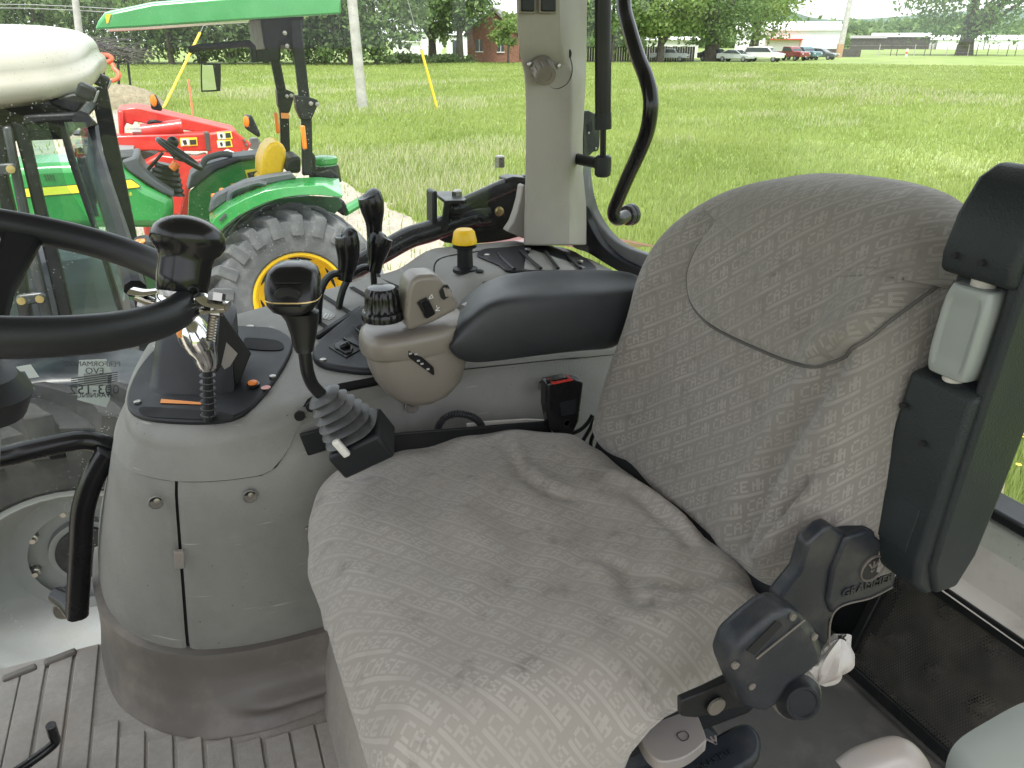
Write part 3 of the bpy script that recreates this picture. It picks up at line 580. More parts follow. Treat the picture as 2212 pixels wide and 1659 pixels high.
_pol = sorted((math.atan2((p-BC).y, (p-BC).x), (p-BC).length) for p in BO)
_pa = [a-2*math.pi for a, _ in _pol]+[a for a, _ in _pol]+[a+2*math.pi for a, _ in _pol]; _pr = [r_ for _, r_ in _pol]*3
def r_of(q): d_ = q-BC; return min(1.0, d_.length/float(np.interp(math.atan2(d_.y, d_.x), _pa, _pr)))
def back_uv(y, z): a, b = -y, z*1.06; return (a*math.cos(R(40))+b*math.sin(R(40)), -a*math.sin(R(40))+b*math.cos(R(40)))
def back3(y, z, h): return Vector((back_x(z)-h*.94, y, z+h*.33-.012))
m = MB(); uvs = []; rings = []
for i in range(1, 41):
    r = i/40; rr = []
    for p in BO: q = BC+(p-BC)*r; hh_ = back_h(q.x, q.y, r); rr.append(back3(q.x, q.y, hh_)); uvs.append(back_uv(q.x+(hh_-.048)*1.2*sm(.84-q.x, .1, .2), q.y))
    rings.append(rr)
for h, k in ((-.03, 1.0), (-.055, .985), (-.075, .95), (-.085, .8), (-.085, .3)):
    rr = []
    for p in BO: q = BC+(p-BC)*k; rr.append(back3(q.x, q.y, h)); uvs.append(back_uv(p.x, p.y))
    rings.append(rr)
m.loft(rings, cap=False); m.add([back3(BC.x, BC.y, back_h(BC.x, BC.y, 0))], []); uvs.append(back_uv(BC.x, BC.y)); m.f += [(j, (j+1) % nB, len(m.v)-1) for j in range(nB)]; m.uv = uvs
bk = m.build('backrest', 'back_cloth', seat, smooth=0); bk.data.polygons.foreach_set('use_smooth', [True]*len(bk.data.polygons))
# ---- upper back pad
def on_back(u, v, h=.05):
    p = PX(u, v, .72)
    for _ in range(12): z = p.z-h*.33+.012; p = PX(u, v, back_x(z)-h*.94)
    for _ in range(6):
        q = Vector((p.y, p.z-h*.33+.012)); h = back_h(q.x, q.y, r_of(q))+.008
        for _ in range(4): z = p.z-h*.33+.012; p = PX(u, v, back_x(z)-h*.94)
    return Vector((p.y, p.z-h*.33+.012))
pol = [tuple(on_back(*k)) for k in ((1552, 462), (1512, 515), (1484, 570), (1478, 610), (1488, 655), (1520, 695), (1570, 725), (1640, 757), (1700, 780), (1745, 790), (1790, 778), (1850, 738), (1920, 685), (2000, 625), (2040, 590))] + [(.575, .95), (.583, 1.0), (.61, 1.026), (.66, 1.046), (.72, 1.052), (.80, 1.05), (.89, 1.04), (.95, 1.02), (1.0, .995), (1.03, .962)]
PO = [Vector((p.x, p.y)) for p in spline([Vector((a, b, 0)) for a, b in pol], 5, True)]; PC = Vector((.80, .90))
m = MB(); uvs = []; rings = []
for i in range(1, 25):
    r = i/24; rr = []
    for p in PO:
        q = PC+(p-PC)*r; rb = .85 if False else 0
        e = max(0, (r-.8)/.2); bh = back_h(q.x, q.y, r_of(q))
        edge_top = sm(q.y, .93, 1.0)
        h = bh + .020*(1-e**4) - .008*e**9
        rr.append(back3(q.x, q.y, h)); uvs.append(back_uv(q.x+.013, q.y+.02))
    rings.append(rr)
rr = [back3((PC+(p-PC)*.985).x, (PC+(p-PC)*.985).y, -.03) for p in PO]; rings.append(rr); uvs += [back_uv(p.x, p.y) for p in PO]
m.loft(rings, cap=False); m.add([back3(PC.x, PC.y, .062)], []); uvs.append(back_uv(PC.x+.013, PC.y+.02)); m.f += [(j, (j+1) % len(PO), len(m.v)-1) for j in range(len(PO))]; m.uv = uvs
pd = m.build('upper_pad', 'back_cloth', seat, smooth=0); pd.data.polygons.foreach_set('use_smooth', [True]*len(pd.data.polygons))
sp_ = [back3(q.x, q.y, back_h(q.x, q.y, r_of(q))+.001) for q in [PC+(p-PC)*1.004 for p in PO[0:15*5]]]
MB().tube(sp_, .0022, 6).build('pad_seam_shade', 'seam_shade', seat)  # dark tube stands in for the crease shade along the pad's lower seam
# ---- seat pan, suspension, brackets
MB().box((.375, .835, .40), (.49, .49, .09)).build('seat_pan', 'black_plastic', seat, bevel=.02)
MB().loft([[Vector((.375+sx*a, .835+sy*b, z)) for sx, sy in ((-1, -1), (1, -1), (1, 1), (-1, 1))] for a, b, z in ((.24, .21, .14), (.24, .21, .16), (.215, .19, .18), (.23, .205, .21), (.205, .185, .24), (.225, .2, .27), (.2, .18, .3), (.22, .2, .33), (.22, .2, .38))]).build('suspension_bellows', 'blue_black', seat, bevel=.006)
MB().box((.63, .83, .50), (.05, .50, .13), Matrix.Rotation(.3, 3, 'Y')).build('back_hinge_bar', 'black_plastic', seat, bevel=.01)
# recliner housing at the near rear corner
YN = .53
rec = [PY(*c4(*k), YN) for k in ((565, 690), (600, 640), (690, 530), (735, 370), (830, 280), (880, 262), (960, 320), (1080, 280), (1150, 300), (1250, 420), (1265, 500), (1235, 620), (1120, 680), (930, 745), (870, 800), (860, 930), (840, 970), (790, 900), (700, 830))]
MB().prism(rec, (0, .02, 0)).build('recliner_cover', 'blue_black', seat, bevel=.008, seg=3)
rec2 = [PY(*c4(*k), YN-.005) for k in ((880, 520), (960, 330), (1090, 290), (1240, 420), (1260, 500), (1230, 615), (1120, 670), (940, 735), (880, 780), (850, 700))]
MB().prism(rec2, (0, .011, 0)).build('recliner_boss', 'blue_black', seat, bevel=.004, seg=3)
bc = PY(*c4(1105, 508), YN-.005); MB().lathe([(.0185, .004), (.0185, -.002), (.0175, -.003), (.0165, -.002), (.0155, .0), (.001, .0)], bc, (0, 1, 0), 24).build('logo_ring', 'plug_tan', seat)
MB().lathe([(.0155, .001), (.0155, -.001), (.001, -.0012)], bc, (0, 1, 0), 24).build('logo_disc', 'black_plastic', seat)
for a in (-.7, 0, .7): MB().box(bc+Vector((.004*math.sin(a), -.0015, .003)), (.0022, .001, .016), Matrix.Rotation(a, 3, 'Y')).build('logo_stroke', 'trim_rubber', seat)
lt0 = PY(*c4(1080, 605), YN-.0055); lx = PY(*c4(1170, 570), YN-.0055)-PY(*c4(985, 635), YN-.0055)
lettering('GRAMMER', lt0, lx, (0, 0, 1), .0165, 'embossed_word', 'blue_black', seat, depth=.0012, bold=.0003, sx=1.05)
MB().tube(spline([PY(*c4(*k), YN-.006) for k in ((860, 960), (865, 830), (895, 755), (960, 715), (1100, 680), (1225, 618))], 6), .0012, 6).build('cover_edge', 'plug_tan', seat)
# lumbar / air module hanging under the cushion edge
br = MB().prism([PY(*c4(*k), .445) for k in ((330, 965), (440, 865), (545, 778), (640, 742), (720, 785), (800, 880), (842, 985), (825, 1060), (730, 1140), (640, 1195), (590, 1290), (495, 1362), (380, 1320), (330, 1200), (285, 1085))], (0, .036, 0)).build('adjuster_module', 'blue_black', seat, bevel=.015, seg=5)
MB().prism([PY(*c4(*k), .4435) for k in ((385, 985), (555, 815), (590, 838), (430, 1010))], (0, .004, 0)).build('module_slot', 'void', br)
MB().tube([PY(*c4(440, 1030), .444), PY(*c4(720, 805), .444)], .0012, 6).build('module_seam', 'plug_tan', br)
for k in ((320, 1070), (415, 1190), (775, 905), (650, 790)): MB().lathe([(.004, .002), (.004, -.001), (.0028, -.0015), (.001, -.001)], PY(*c4(*k), .4445), (0, 1, 0), 14).build('module_plug', 'plug_tan', br)
kn = PY(*c4(690, 1265), .44); MB().lathe([(.024, .012), (.025, .004), (.021, 0), (.0195, -.006), (.018, -.009), (.0155, -.009), (.014, -.007), (.001, -.007)], kn, (.35, 1, -.35), 24).build('adjuster_knob', 'black_plastic', seat)
MB().lathe([(.028, .02), (.027, .008), (.0255, .006)], kn, (.35, 1, -.35), 24).build('knob_collar', 'trim_rubber', seat)
# rail under the near edge
rl = [PY(*c4(*k), .50) for k in ((10, 1275), (150, 1215), (300, 1140), (390, 1240), (370, 1305), (90, 1372), (10, 1365))]
MB().prism(rl, (0, .01, 0)).build('seat_rail', 'black_satin', seat, bevel=.002)
p = PY(*c4(205, 1300), .497); MB().lathe([(.011, 0), (.011, -.003), (.008, -.0035), (.001, -.002)], p, (0, 1, 0), 16).build('rail_hole', 'plug_tan', seat)
# pull levers under the front edge
def paddle(px, y, dy, name, mat): return MB().prism(spline([PY(u, v, y) for u, v in px], 4, True), (0, dy, 0)).build(name, mat, seat, bevel=.005, seg=3)
pd1 = [PZ(u, v, .415) for u, v in ((1380, 1590), (1375, 1565), (1385, 1545), (1420, 1530), (1480, 1520), (1500, 1530), (1525, 1590), (1520, 1605), (1480, 1635), (1430, 1645), (1400, 1625))]
g = MB().prism(spline(pd1, 4, True), (0, 0, -.018)).build('height_lever', 'lever_grey', seat, bevel=.006, seg=3)
ic = PZ(1478, 1590, .4162); MB().tube(spline([ic+Vector(q) for q in ((-.008, 0, 0), (-.006, .006, 0), (.004, .006, 0), (.006, 0, 0), (.002, -.005, 0), (-.006, -.005, 0), (-.008, 0, 0))], 4), .0006, 5).build('lever_icon', 'black_print', g)
pd2 = [PZ(u, v, .35) for u, v in ((1460, 1665), (1480, 1625), (1540, 1590), (1600, 1560), (1630, 1570), (1645, 1600), (1635, 1635), (1590, 1665), (1540, 1690))]
g2 = MB().prism(spline(pd2, 4, True), (0, 0, -.02)).build('slide_lever', 'blue_black', seat, bevel=.006, seg=3)
lt = PZ(1545, 1640, .3512); lettering('GRAMMER', lt, PZ(1580, 1618, .35)-PZ(1500, 1660, .35), PZ(1540, 1590, .35)-PZ(1550, 1650, .35), .013, 'embossed_word', 'blue_black', g2, depth=.001)
lt = PZ(1545, 1605, .3512); 
for a in (-.6, 0, .6): MB().box(lt+Vector((.006*a, .004, .0003)), (.003, .013, .001), Matrix.Rotation(-a, 3, 'Z')).build('logo_stroke', 'lever_grey', g2)
# side tray plate on the far side of the cushion, seat belt parts
tr = [PY(*c1(*k), 1.165) for k in ((480, 700), (478, 610), (500, 560), (560, 530), (900, 500), (1300, 470), (1650, 440), (1860, 425), (1900, 560), (1700, 640), (1200, 700), (800, 760))]
MB().prism(tr, (0, .006, 0)).build('side_plate', 'black_satin', seat, bevel=.002)
tr2 = [PY(*c1(*k), 1.20) for k in ((1290, 440), (1420, 425), (1700, 408), (1860, 415), (1860, 470), (1300, 480))]; MB().prism(tr2, (0, .004, 0)).build('side_flange', 'shelf_beige', seat, bevel=.002)
# ================================================================== SMALL THINGS BESIDE THE SEAT
bu = thing('seat_belt_buckle', 'black seat belt buckle with a red release button, upright beside the backrest', 'buckle', PY(1215, 950, 1.165))
b1 = [PY(*c1(*k), 1.145) for k in ((1845, 160), (1990, 128), (2105, 150), (2070, 430), (2040, 490), (2000, 540), (1900, 510), (1870, 480), (1842, 330))]
MB().prism(b1, (0, .03, 0)).build('buckle_body', 'black_gloss', bu, bevel=.006, seg=3)
MB().prism([PY(*c1(*k), 1.143) for k in ((1875, 160), (2020, 132), (2030, 142), (1890, 172))], (0, .02, .0012)).build('release_button', 'red_plastic', bu, bevel=.001)
MB().prism([PY(*c1(*k), 1.1444) for k in ((1935, 300), (2050, 270), (2040, 370), (1945, 390))], (0, .002, 0)).build('buckle_panel', 'black_plastic', bu, bevel=.0008)
MB().lathe([(.0075, 0), (.0075, -.0015), (.0055, -.002), (.005, 0)], PY(*c1(1980, 435), 1.1445), (0, 1, 0), 14).build('rivet', 'black_plastic', bu)
MB().tube(spline([PY(*c1(*k), 1.17) for k in ((1990, 520), (2010, 600), (2060, 640))], 4), .013, 8, flat=.35).build('buckle_stem', 'black_satin', bu)
cb = thing('corrugated_cable', 'black corrugated cable looping up behind the seat cushion', 'cable', PY(*c1(1095, 480), 1.2))
pts = spline([PY(*c1(*k), 1.20) for k in ((1088, 500), (1100, 450), (1140, 400), (1210, 373), (1290, 380), (1350, 405), (1385, 440), (1400, 470))], 9)
MB().tube(pts, [.0072 if i % 2 else .0056 for i in range(len(pts))], 10).build('conduit', 'black_plastic', cb, smooth=20)
wr = thing('cable_bundle', 'dark loose cables hanging down between backrest and buckle', 'cable', PY(1270, 940, 1.17))
for k, q in enumerate((((2160, 380), (2130, 430), (2080, 480), (2010, 510)), ((2170, 400), (2150, 460), (2110, 530), (2080, 580)), ((2190, 400), (2180, 480), (2150, 560), (2150, 620)))):
    MB().tube(spline([PY(*c1(*j), 1.16+.005*k) for j in q], 5), .004, 8).build('cable', 'black_satin', wr)
# ================================================================== FOLDED-UP LEFT ARMREST
la = thing('folded_armrest', 'black armrest folded upright at the near side of the backrest, with a pale grey adjuster', 'armrest', (.73, .51, .62))
def fx(z): return .698+.075*(z-.66)
prof = [(-.004, .665), (-.006, .70), (-.004, .80), (0, .86)]
sideP = [Vector((fx(z)+d_, 0, z)) for d_, z in ((.02, .615), (-.004, .635), (-.012, .67), (-.010, .75), (-.006, .86), (-.004, .868), (.022, .872), (.022, .975), (-.006, .98), (-.010, 1.0), (-.004, 1.04), (.012, 1.075), (.035, 1.088), (.06, 1.085), (.078, 1.06), (.082, .98), (.078, .85), (.074, .74), (.07, .66), (.055, .622))]
MB().prism([p+Vector((0, .472, 0)) for p in sideP], (0, .082, 0)).build('armrest_shell', 'armrest_shell', la, bevel=.007, seg=4)
padp = [Vector((fx(z)+d_, 0, z)) for d_, z in ((.026, .620), (.006, .66), (.004, .74), (.004, .86), (.004, .98), (.004, 1.03), (.022, 1.075), (.05, 1.086), (.08, 1.082), (.092, 1.05), (.09, .9), (.083, .74), (.076, .66), (.06, .620))]
MB().prism([p+Vector((0, .466, 0)) for p in padp], (0, .018, 0)).build('armrest_pad', 'armrest_shell', la, bevel=.006, seg=4)
rr_ = []
for k in range(13):
    t = k/12; z = lerp(.876, .972, t); sq = 1-.16*abs(2*t-1)**4
    rr_.append([Vector((fx(z)+.010+.020*sq*math.copysign(abs(math.cos(q))**.45, math.cos(q))-.004*(abs(math.sin(q)) < .5)*(math.cos(q) < 0)*sm(t, .05, .2)*(1-sm(t, .8, .95))*-1, .513+.0270*sq*math.copysign(abs(math.sin(q))**.45, math.sin(q)), z)) for q in (2*math.pi*j/36 for j in range(36))])
ro = MB().loft(rr_).build('adjuster_roller', 'grey_soft', la, bevel=.003)
MB().lathe([(.012, -.008), (.012, .118)], (fx(.876)+.012, .513, .868), (.075, 0, 1), 14).build('roller_shaft', 'shelf_beige', la)
for z, y in ((1.0, .535), (1.0, .505), (.80, .51), (.83, .545)): MB().lathe([(.0035, .003), (.0035, -.002), (.001, -.002)], (fx(z)-.0125, y, z), (1, 0, 0), 10).build('screw', 'void', la)
MB().box((fx(.70)-.011, .515, .70), (.003, .05, .055), Matrix.Rotation(.13, 3, 'Y')).build('cover_plate', 'armrest_shell', la, bevel=.001)
# ================================================================== RIGHT ARMREST AND CONTROL POD
ra = thing('control_armrest', 'black padded armrest with a brown control pod at its front end', 'armrest', (.5, 1.18, .66))
near_e = [(c7(*k), .0) for k in ((190, 900), (230, 800), (300, 740), (350, 700), (420, 645), (500, 603), (600, 582), (720, 568), (1000, 545), (1300, 525), (1560, 505), (1800, 490))]
far_e = [c7(*k) for k in ((330, 690), (345, 650), (360, 600), (400, 545), (450, 500), (520, 445), (600, 402), (680, 378), (760, 366), (1000, 362), (1300, 364), (1580, 400))]
low_e = [c7(*k) for k in ((180, 960), (190, 1020), (225, 1070), (270, 1105), (330, 1125), (390, 1130), (480, 1122), (620, 1105), (850, 1070), (1100, 1035), (1260, 1015), (1500, 990))]
sec = []
zl = [.74, .765, .782, .79, .80, .812, .818, .82, .822, .824, .826, .828]; zf = [.745, .757, .77, .783, .795, .808, .818, .823, .825, .825, .825, .825]
for k in range(12):
    N_ = PY(*near_e[k][0], 1.125); F_ = PZ(*far_e[k], zf[k]); F_.x = lerp(F_.x, N_.x+.02, .5); Lw = PY(*low_e[k], 1.112)
    mid = (N_+F_)/2; mid.z -= .006*sm(k, 4, 7); Fb = Vector((F_.x, F_.y+.01, Lw.z)); nose = sm(k, 0, 4)
    sec.append([Lw, Vector((lerp(Lw.x, N_.x, .5)-.004, 1.106, lerp(Lw.z, N_.z, .45))), Vector((N_.x, N_.y-.012, N_.z-.012)), N_, Vector((mid.x, mid.y, mid.z)), F_, Vector((F_.x, F_.y+.012, F_.z-.014)), Fb, Vector((lerp(Fb.x, Lw.x, .5), lerp(Fb.y, Lw.y, .5), Lw.z-.004))])
MB().loft(sec).build('armrest_pad', 'black_vinyl', ra, smooth=70, sub=2)
MB().box((.62, 1.21, .70), (.2, .05, .03)).build('armrest_support', 'black_plastic', ra, bevel=.012)
def pod_ring(ul, ur, v, y, b, n=28, e=2.6, slope=.20):
    a, c = PY(ul, v, y), PY(ur, v, y); mid = (a+c)/2; hw = (c-a).length/2; d = (c-a).normalized(); out = []
    for k in range(n):
        q = 2*math.pi*k/n; cx_, sy_ = math.cos(q), math.sin(q)
        out.append(mid+d*hw*math.copysign(abs(cx_)**(2/e), cx_)+Vector((0, b*math.copysign(abs(sy_)**(2/e), sy_), hw*math.copysign(abs(cx_)**(2/e), cx_)*slope*sm(866-v, 10, 110)+(.012*slope/.2)*sm(866-v, 10, 110)*0)))
    return out
pod = MB().loft([pod_ring(*q) for q in ((880, 905, 866, 1.185, .02), (850, 935, 858, 1.185, .035), (828, 965, 842, 1.185, .045), (810, 992, 815, 1.185, .053), (797, 1003, 780, 1.185, .057), (789, 1010, 745, 1.185, .058), (787, 1010, 730, 1.185, .058))]).build('pod_body', 'pod_plastic', ra, smooth=50)
tw = [PY(*c6(*k), 1.13) for k in ((1370, 1130), (1385, 960), (1405, 870), (1440, 815), (1500, 795), (1600, 790), (1660, 805), (1700, 850), (1750, 920), (1810, 1020), (1815, 1060), (1790, 1090), (1600, 1190), (1400, 1260))]
MB().loft([pod_ring(*q, e=2.8) for q in ((785, 1013, 744, 1.185, .060), (778, 1015, 738, 1.185, .0635), (777, 1013, 712, 1.185, .0645), (780, 1008, 700, 1.185, .062), (790, 1000, 695, 1.185, .056))]).build('pod_deck', 'pod_plastic', ra, smooth=50)
MB().prism(tw, (.0, .055, 0)).build('pod_tower', 'pod_plastic', ra, bevel=.008, seg=4)
MB().tube([PY(1008, 690, 1.2), PY(1055, 668, 1.21)], .028, 14).build('pod_neck', 'pod_plastic', ra)
def rocker(poly, nm, mat, h=.006): return MB().prism([PY(*c6(*k), 1.1285) for k in poly], (0, -h, 0)).build(nm, mat, ra, bevel=.002)
rocker(((1480, 1000), (1530, 975), (1560, 985), (1615, 1100), (1600, 1115), (1545, 1145), (1525, 1135)), 'rocker_switch', 'black_gloss')
rocker(((1465, 1015), (1545, 970), (1620, 1105), (1540, 1150)), 'rocker_bezel', 'black_plastic', .002)
rocker(((1650, 920), (1690, 870), (1720, 865), (1755, 920), (1740, 960), (1690, 995), (1665, 975)), 'wheel_bezel', 'black_plastic', .003)
for k in (1695, 1715, 1733): MB().tube([PY(*c6(k, 895+(k-1690)*.2), 1.124), PY(*c6(k+22, 965+(k-1690)*.0), 1.124)], .0022, 6).build('thumb_wheel_ridge', 'lever_grey', ra)
for a, b_ in (((1565, 985), (1590, 950)), ((1590, 950), (1602, 975)), ((1602, 975), (1570, 988)), ((1620, 1085), (1655, 1055)), ((1620, 1085), (1660, 1080)), ((1635, 1060), (1632, 1040))): MB().tube([PY(*c6(*a), 1.128), PY(*c6(*b_), 1.128)], .0008, 5).build('printed_mark', 'white_print', ra)
# display bar on the pod's belly
db = [PY(*c6(*k), 1.122) for k in ((1385, 1380), (1400, 1375), (1610, 1560), (1615, 1625), (1600, 1620), (1395, 1470))]
MB().prism(db, (0, .01, 0)).build('status_window', 'black_gloss', ra, bevel=.002)
for k in ((1415, 1440), (1460, 1445), (1480, 1500), (1510, 1525), (1560, 1570)): MB().box(PY(*c6(*k), 1.1208), (.005, .001, .003)).build('status_mark', 'grey_print', ra)
# ribbed rotary dial
dc = PY(*c6(1190, 1140), 1.165); rg = []
for j, (r0, h, am) in enumerate(((.0335, -.002, .02), (.0345, .001, .05), (.0345, .011, .05), (.0325, .013, .04), (.0295, .0135, 0), (.0285, .018, .07), (.0275, .034, .07), (.0265, .044, .06), (.022, .050, .03), (.008, .052, 0))):
    rg.append([dc+Vector((r0*(1-am*(k % 4 < 2))*math.cos(2*math.pi*k/72), r0*(1-am*(k % 4 < 2))*math.sin(2*math.pi*k/72), h)) for k in range(72)])
MB().loft(rg).build('rotary_dial', 'black_gloss', ra, smooth=40)
# ================================================================== LEVERS, KNOBS, WHEEL
# ---- throttle: chrome head on a dark stalk
th = thing('throttle_lever', 'chrome-headed hand lever with an orange button standing in the front slot', 'lever', on_plate(450, 905))
yb0 = on_plate(450, 905).y
st = [PY(*cB(*k), yb0) for k in ((898, 862), (898, 700), (893, 560), (888, 430))]
MB().tube(st, [.0135, .0125, .012, .0115], 10, flat=.7).build('stalk', 'black_plastic', th)
for z in range(7): p = st[0].lerp(st[-1], .1+.12*z); MB().lathe([(.0128, 0), (.0132, .001), (.0128, .002)], p, (st[-1]-st[0]), 12).build('stalk_ridge', 'rubber', th)
hp0 = [((715, 60), .030), ((745, 110), .038), ((785, 180), .043), ((830, 260), .040), ((865, 335), .033), ((884, 400), .029), ((892, 436), .025)]
hpp = [PY(*cB(*k), yb0) for k, _ in hp0]; MB().tube(spline(hpp, 4), [float(np.interp(i/24, np.linspace(0, 1, 7), [r_ for _, r_ in hp0])) for i in range(25)], 20, flat=.62).build('chrome_head', 'chrome', th, smooth=60)
ob = [PY(*cB(*k), yb0-.030) for k in ((640, 180), (690, 100), (750, 90), (780, 190), (660, 215))]; g = MB().prism(ob, (0, .012, 0)).build('range_button', 'orange_print', th, bevel=.002)
for k in ((706, 168), (712, 120)):
    p = PY(*cB(*k), yb0-.0306); MB().ball(p, .0042, 8, (1, .15, .6)).build('animal_mark', 'black_print', g); MB().box(p+Vector((.004, 0, .001)), (.003, .0008, .002)).build('animal_mark', 'black_print', g)
# ---- spool levers behind
def lever(grip, gr, arm, ar, base, lab, flat=.95):
    b = P6(*base, 0); t = thing('spool_lever', lab, 'lever', b, 'hand levers in the console gates'); y = b.y
    gp = spline([PY(*c6(*k), y) for k in grip], 5); n = len(gp); gr = [q*1.28 for q in gr]
    MB().tube(gp, [float(np.interp(i/(n-1), np.linspace(0, 1, len(gr)), gr)) for i in range(n)], 14, flat=flat).build('grip', 'black_gloss', t)
    MB().tube(spline([PY(*c6(*k), y) for k in arm]+[b], 5), ar, 10, flat=.6).build('arm', 'black_satin', t)
    return t
lever([(1055, 100), (1075, 130), (1095, 220), (1110, 330), (1115, 480), (1110, 640)], [.006, .0195, .0215, .019, .0135, .0125, .012], [(1110, 640), (1080, 715), (1010, 730), (930, 780), (870, 870), (835, 980)], .012, (820, 1060), 'tallest black hand lever, its grip rising highest against the grass')
lever([(858, 425), (880, 450), (890, 530), (898, 640), (880, 760), (868, 830)], [.006, .0185, .0205, .018, .0135, .0125], [(868, 800), (800, 775), (740, 800), (690, 870), (660, 980)], .012, (650, 1175), 'black hand lever nearest the big gear knob, leaning forward', )
lever([(1190, 440), (1170, 470), (1150, 560), (1130, 660), (1108, 760)], [.006, .0205, .0215, .0175, .013, .0125], [(1108, 740), (1112, 850), (1120, 930)], .011, (1130, 985), 'black hand lever rising directly behind the ribbed rotary dial')
# ---- main gear lever with bellows
gl_ = thing('gear_lever', 'large glossy black gear knob on a bent stalk above a ribbed rubber boot', 'lever', PW(740, 960, 1.2))
W0 = 1.10
def kring(ul, ur, v, w, th_, e=3.2, n=32):
    a, b = PW(ul, v, w), PW(ur, v, w); mid = (a+b)/2; hw = (b-a).length/2; out = []
    dd = Vector((FW.x, FW.y, 0)).normalized()
    for k in range(n):
        q = 2*math.pi*k/n; c_, s_ = math.cos(q), math.sin(q); out.append(mid+RT*hw*math.copysign(abs(c_)**(2/e), c_)+dd*th_*math.copysign(abs(s_)**(2/e), s_))
    return out
hb_ = MB().loft([kring(*q) for q in ((614, 660, 676, W0, .018), (592, 678, 666, W0, .026), (580, 690, 652, W0, .030), (577, 692, 640, W0, .031), (575, 691, 620, W0, .031), (576, 690, 600, W0, .030), (582, 684, 582, W0, .028), (596, 668, 570, W0, .023), (615, 650, 566, W0, .014))]).build('knob', 'black_gloss', gl_, smooth=50)
MB().loft([kring(*q) for q in ((576.5, 692.5, 642, W0, .0315), (576, 692, 640.5, W0, .0318), (576.5, 692.5, 639, W0, .0315))], cap=False).build('knob_line', 'brass', hb_)
dd = Vector((FW.x, FW.y, 0)).normalized(); kc = PW(634, 622, W0)-dd*.0305
rg = [[kc-dd*h+RT*(a*math.cos(q))+ZU*(b*math.sin(q)) for q in (2*math.pi*k/24 for k in range(24))] for a, b, h in ((.0185, .0105, -.004), (.0185, .0105, .001), (.0165, .0085, .0025), (.004, .003, .0015))]
MB().loft(rg).build('knob_rocker', 'black_plastic', hb_)
for dv in (-23, 24): MB().tube([PW(606, 622+dv, W0)-dd*.031, PW(662, 622+dv, W0)-dd*.031], .002, 8).build('knob_rib', 'black_gloss', hb_)
MB().loft([kring(*q, e=2.4) for q in ((640, 676, 758, 1.115, .0115), (634, 679, 745, 1.115, .013), (628, 684, 720, 1.11, .0145), (618, 688, 690, 1.105, .018), (606, 688, 674, W0, .02))]).build('neck', 'black_satin', gl_, smooth=60)
sk = spline([PW(657, 752, 1.115), PW(660, 775, 1.12), PW(665, 805, 1.13), PW(676, 832, 1.15), PW(700, 858, 1.17)], 5); MB().tube(sk, .0095, 12).build('stalk', 'black_satin', gl_)
p0, p1 = PW(694, 850, 1.165), PW(776, 948, 1.22); ax = (p1-p0); fr_ = Vector((FW.x, FW.y, 0)).normalized(); sd_ = ax.cross(fr_).normalized(); fr2 = sd_.cross(ax).normalized(); rings = []
for k in range(13):
    t = k/12; r0 = lerp(.024, .047, t)*(1.04 if k % 2 else .74); c = p0+ax*t*.85
    rings.append([c+sd_*r0*math.copysign(abs(math.cos(q))**.7, math.cos(q))*1.0+fr2*r0*.85*math.copysign(abs(math.sin(q))**.7, math.sin(q)) for q in (2*math.pi*j/24 for j in range(24))])
MB().loft(rings).build('rubber_boot', 'rubber', gl_, smooth=50)
bx = p0+ax*.98; rotm = Matrix((sd_, fr2, ax.normalized())).transposed(); MB().box(bx+ax.normalized()*.012, (.092, .075, .05), rotm).build('boot_housing', 'black_plastic', gl_, bevel=.006)
MB().box(PW(737, 968, 1.17), (.012, .01, .034), rotm).build('cable_clip', 'white_plastic', gl_, bevel=.003)
# ---- yellow push knob
yk = thing('push_knob', 'yellow mushroom push knob on a black collar at the rear of the console', 'knob', (.524, 1.5, .75))
yo = on_top(1005, 582); yo = Vector((yo.x, yo.y, ztop(yo.x, yo.y)))
MB().lathe([(.0265, -.004), (.026, .003), (.017, .006), (.016, .036), (.0165, .046), (.025, .048), (.026, .052), (.018, .055)], yo, n=24).build('collar', 'black_plastic', yk)
MB().lathe([(.0255, .056), (.026, .060), (.022, .080), (.017, .085), (.001, .086)], yo, n=24).build('knob_cap', 'yellow_plastic', yk)
# ---- steering wheel and spinner knob
sw = thing('steering_wheel', 'black steering wheel with a thick rim, only its right-hand part in view', 'wheel', (-.206, .871, 1.0))
CW = Vector((-.206, .871, 1.0026)); tau = R(15.1); Rw = .202
e2 = Vector((-math.cos(tau), 0, math.sin(tau))); e1 = Vector((0, 1, 0)); nw = e1.cross(e2).normalized(); nw = nw if nw.z > 0 else -nw
def wp(phi, r=Rw, h=0): return CW+e1*(r*math.cos(phi))+e2*(r*math.sin(phi))+nw*h
nR, nS = 96, 18; rings = []
for k in range(nR):
    ph = 2*math.pi*k/nR; rad = (wp(ph)-CW).normalized(); grip = 1+.05*math.sin(ph*22)*(math.sin(ph) > .2)
    rings.append([wp(ph)+(rad*math.cos(q)*.0155*(grip if math.cos(q) < 0 else 1)+nw*math.sin(q)*.0175) for q in (2*math.pi*j/nS for j in range(nS))])
rm = MB(); rm.loft(rings+[rings[0]], cap=False); rm.build('rim', 'black_plastic', sw, smooth=70)
for ph in (R(352), R(115), R(180)):
    a, b = wp(ph, .05, -.11), wp(ph, .2, -.004); t_ = (b-a).cross(nw).normalized()
    MB().loft([[p+t_*w*sx+nw*h*sy for sx, sy in ((-1, -1), (1, -1), (1, 1), (-1, 1))] for p, w, h in ((a, .02, .009), (a.lerp(b, .5), .013, .008), (b, .022, .009))]).build('spoke', 'black_plastic', sw, bevel=.005)
MB().lathe([(.03, -.17), (.06, -.15), (.065, -.125), (.05, -.108), (.001, -.105)], CW, nw, 28).build('hub', 'black_plastic', sw)
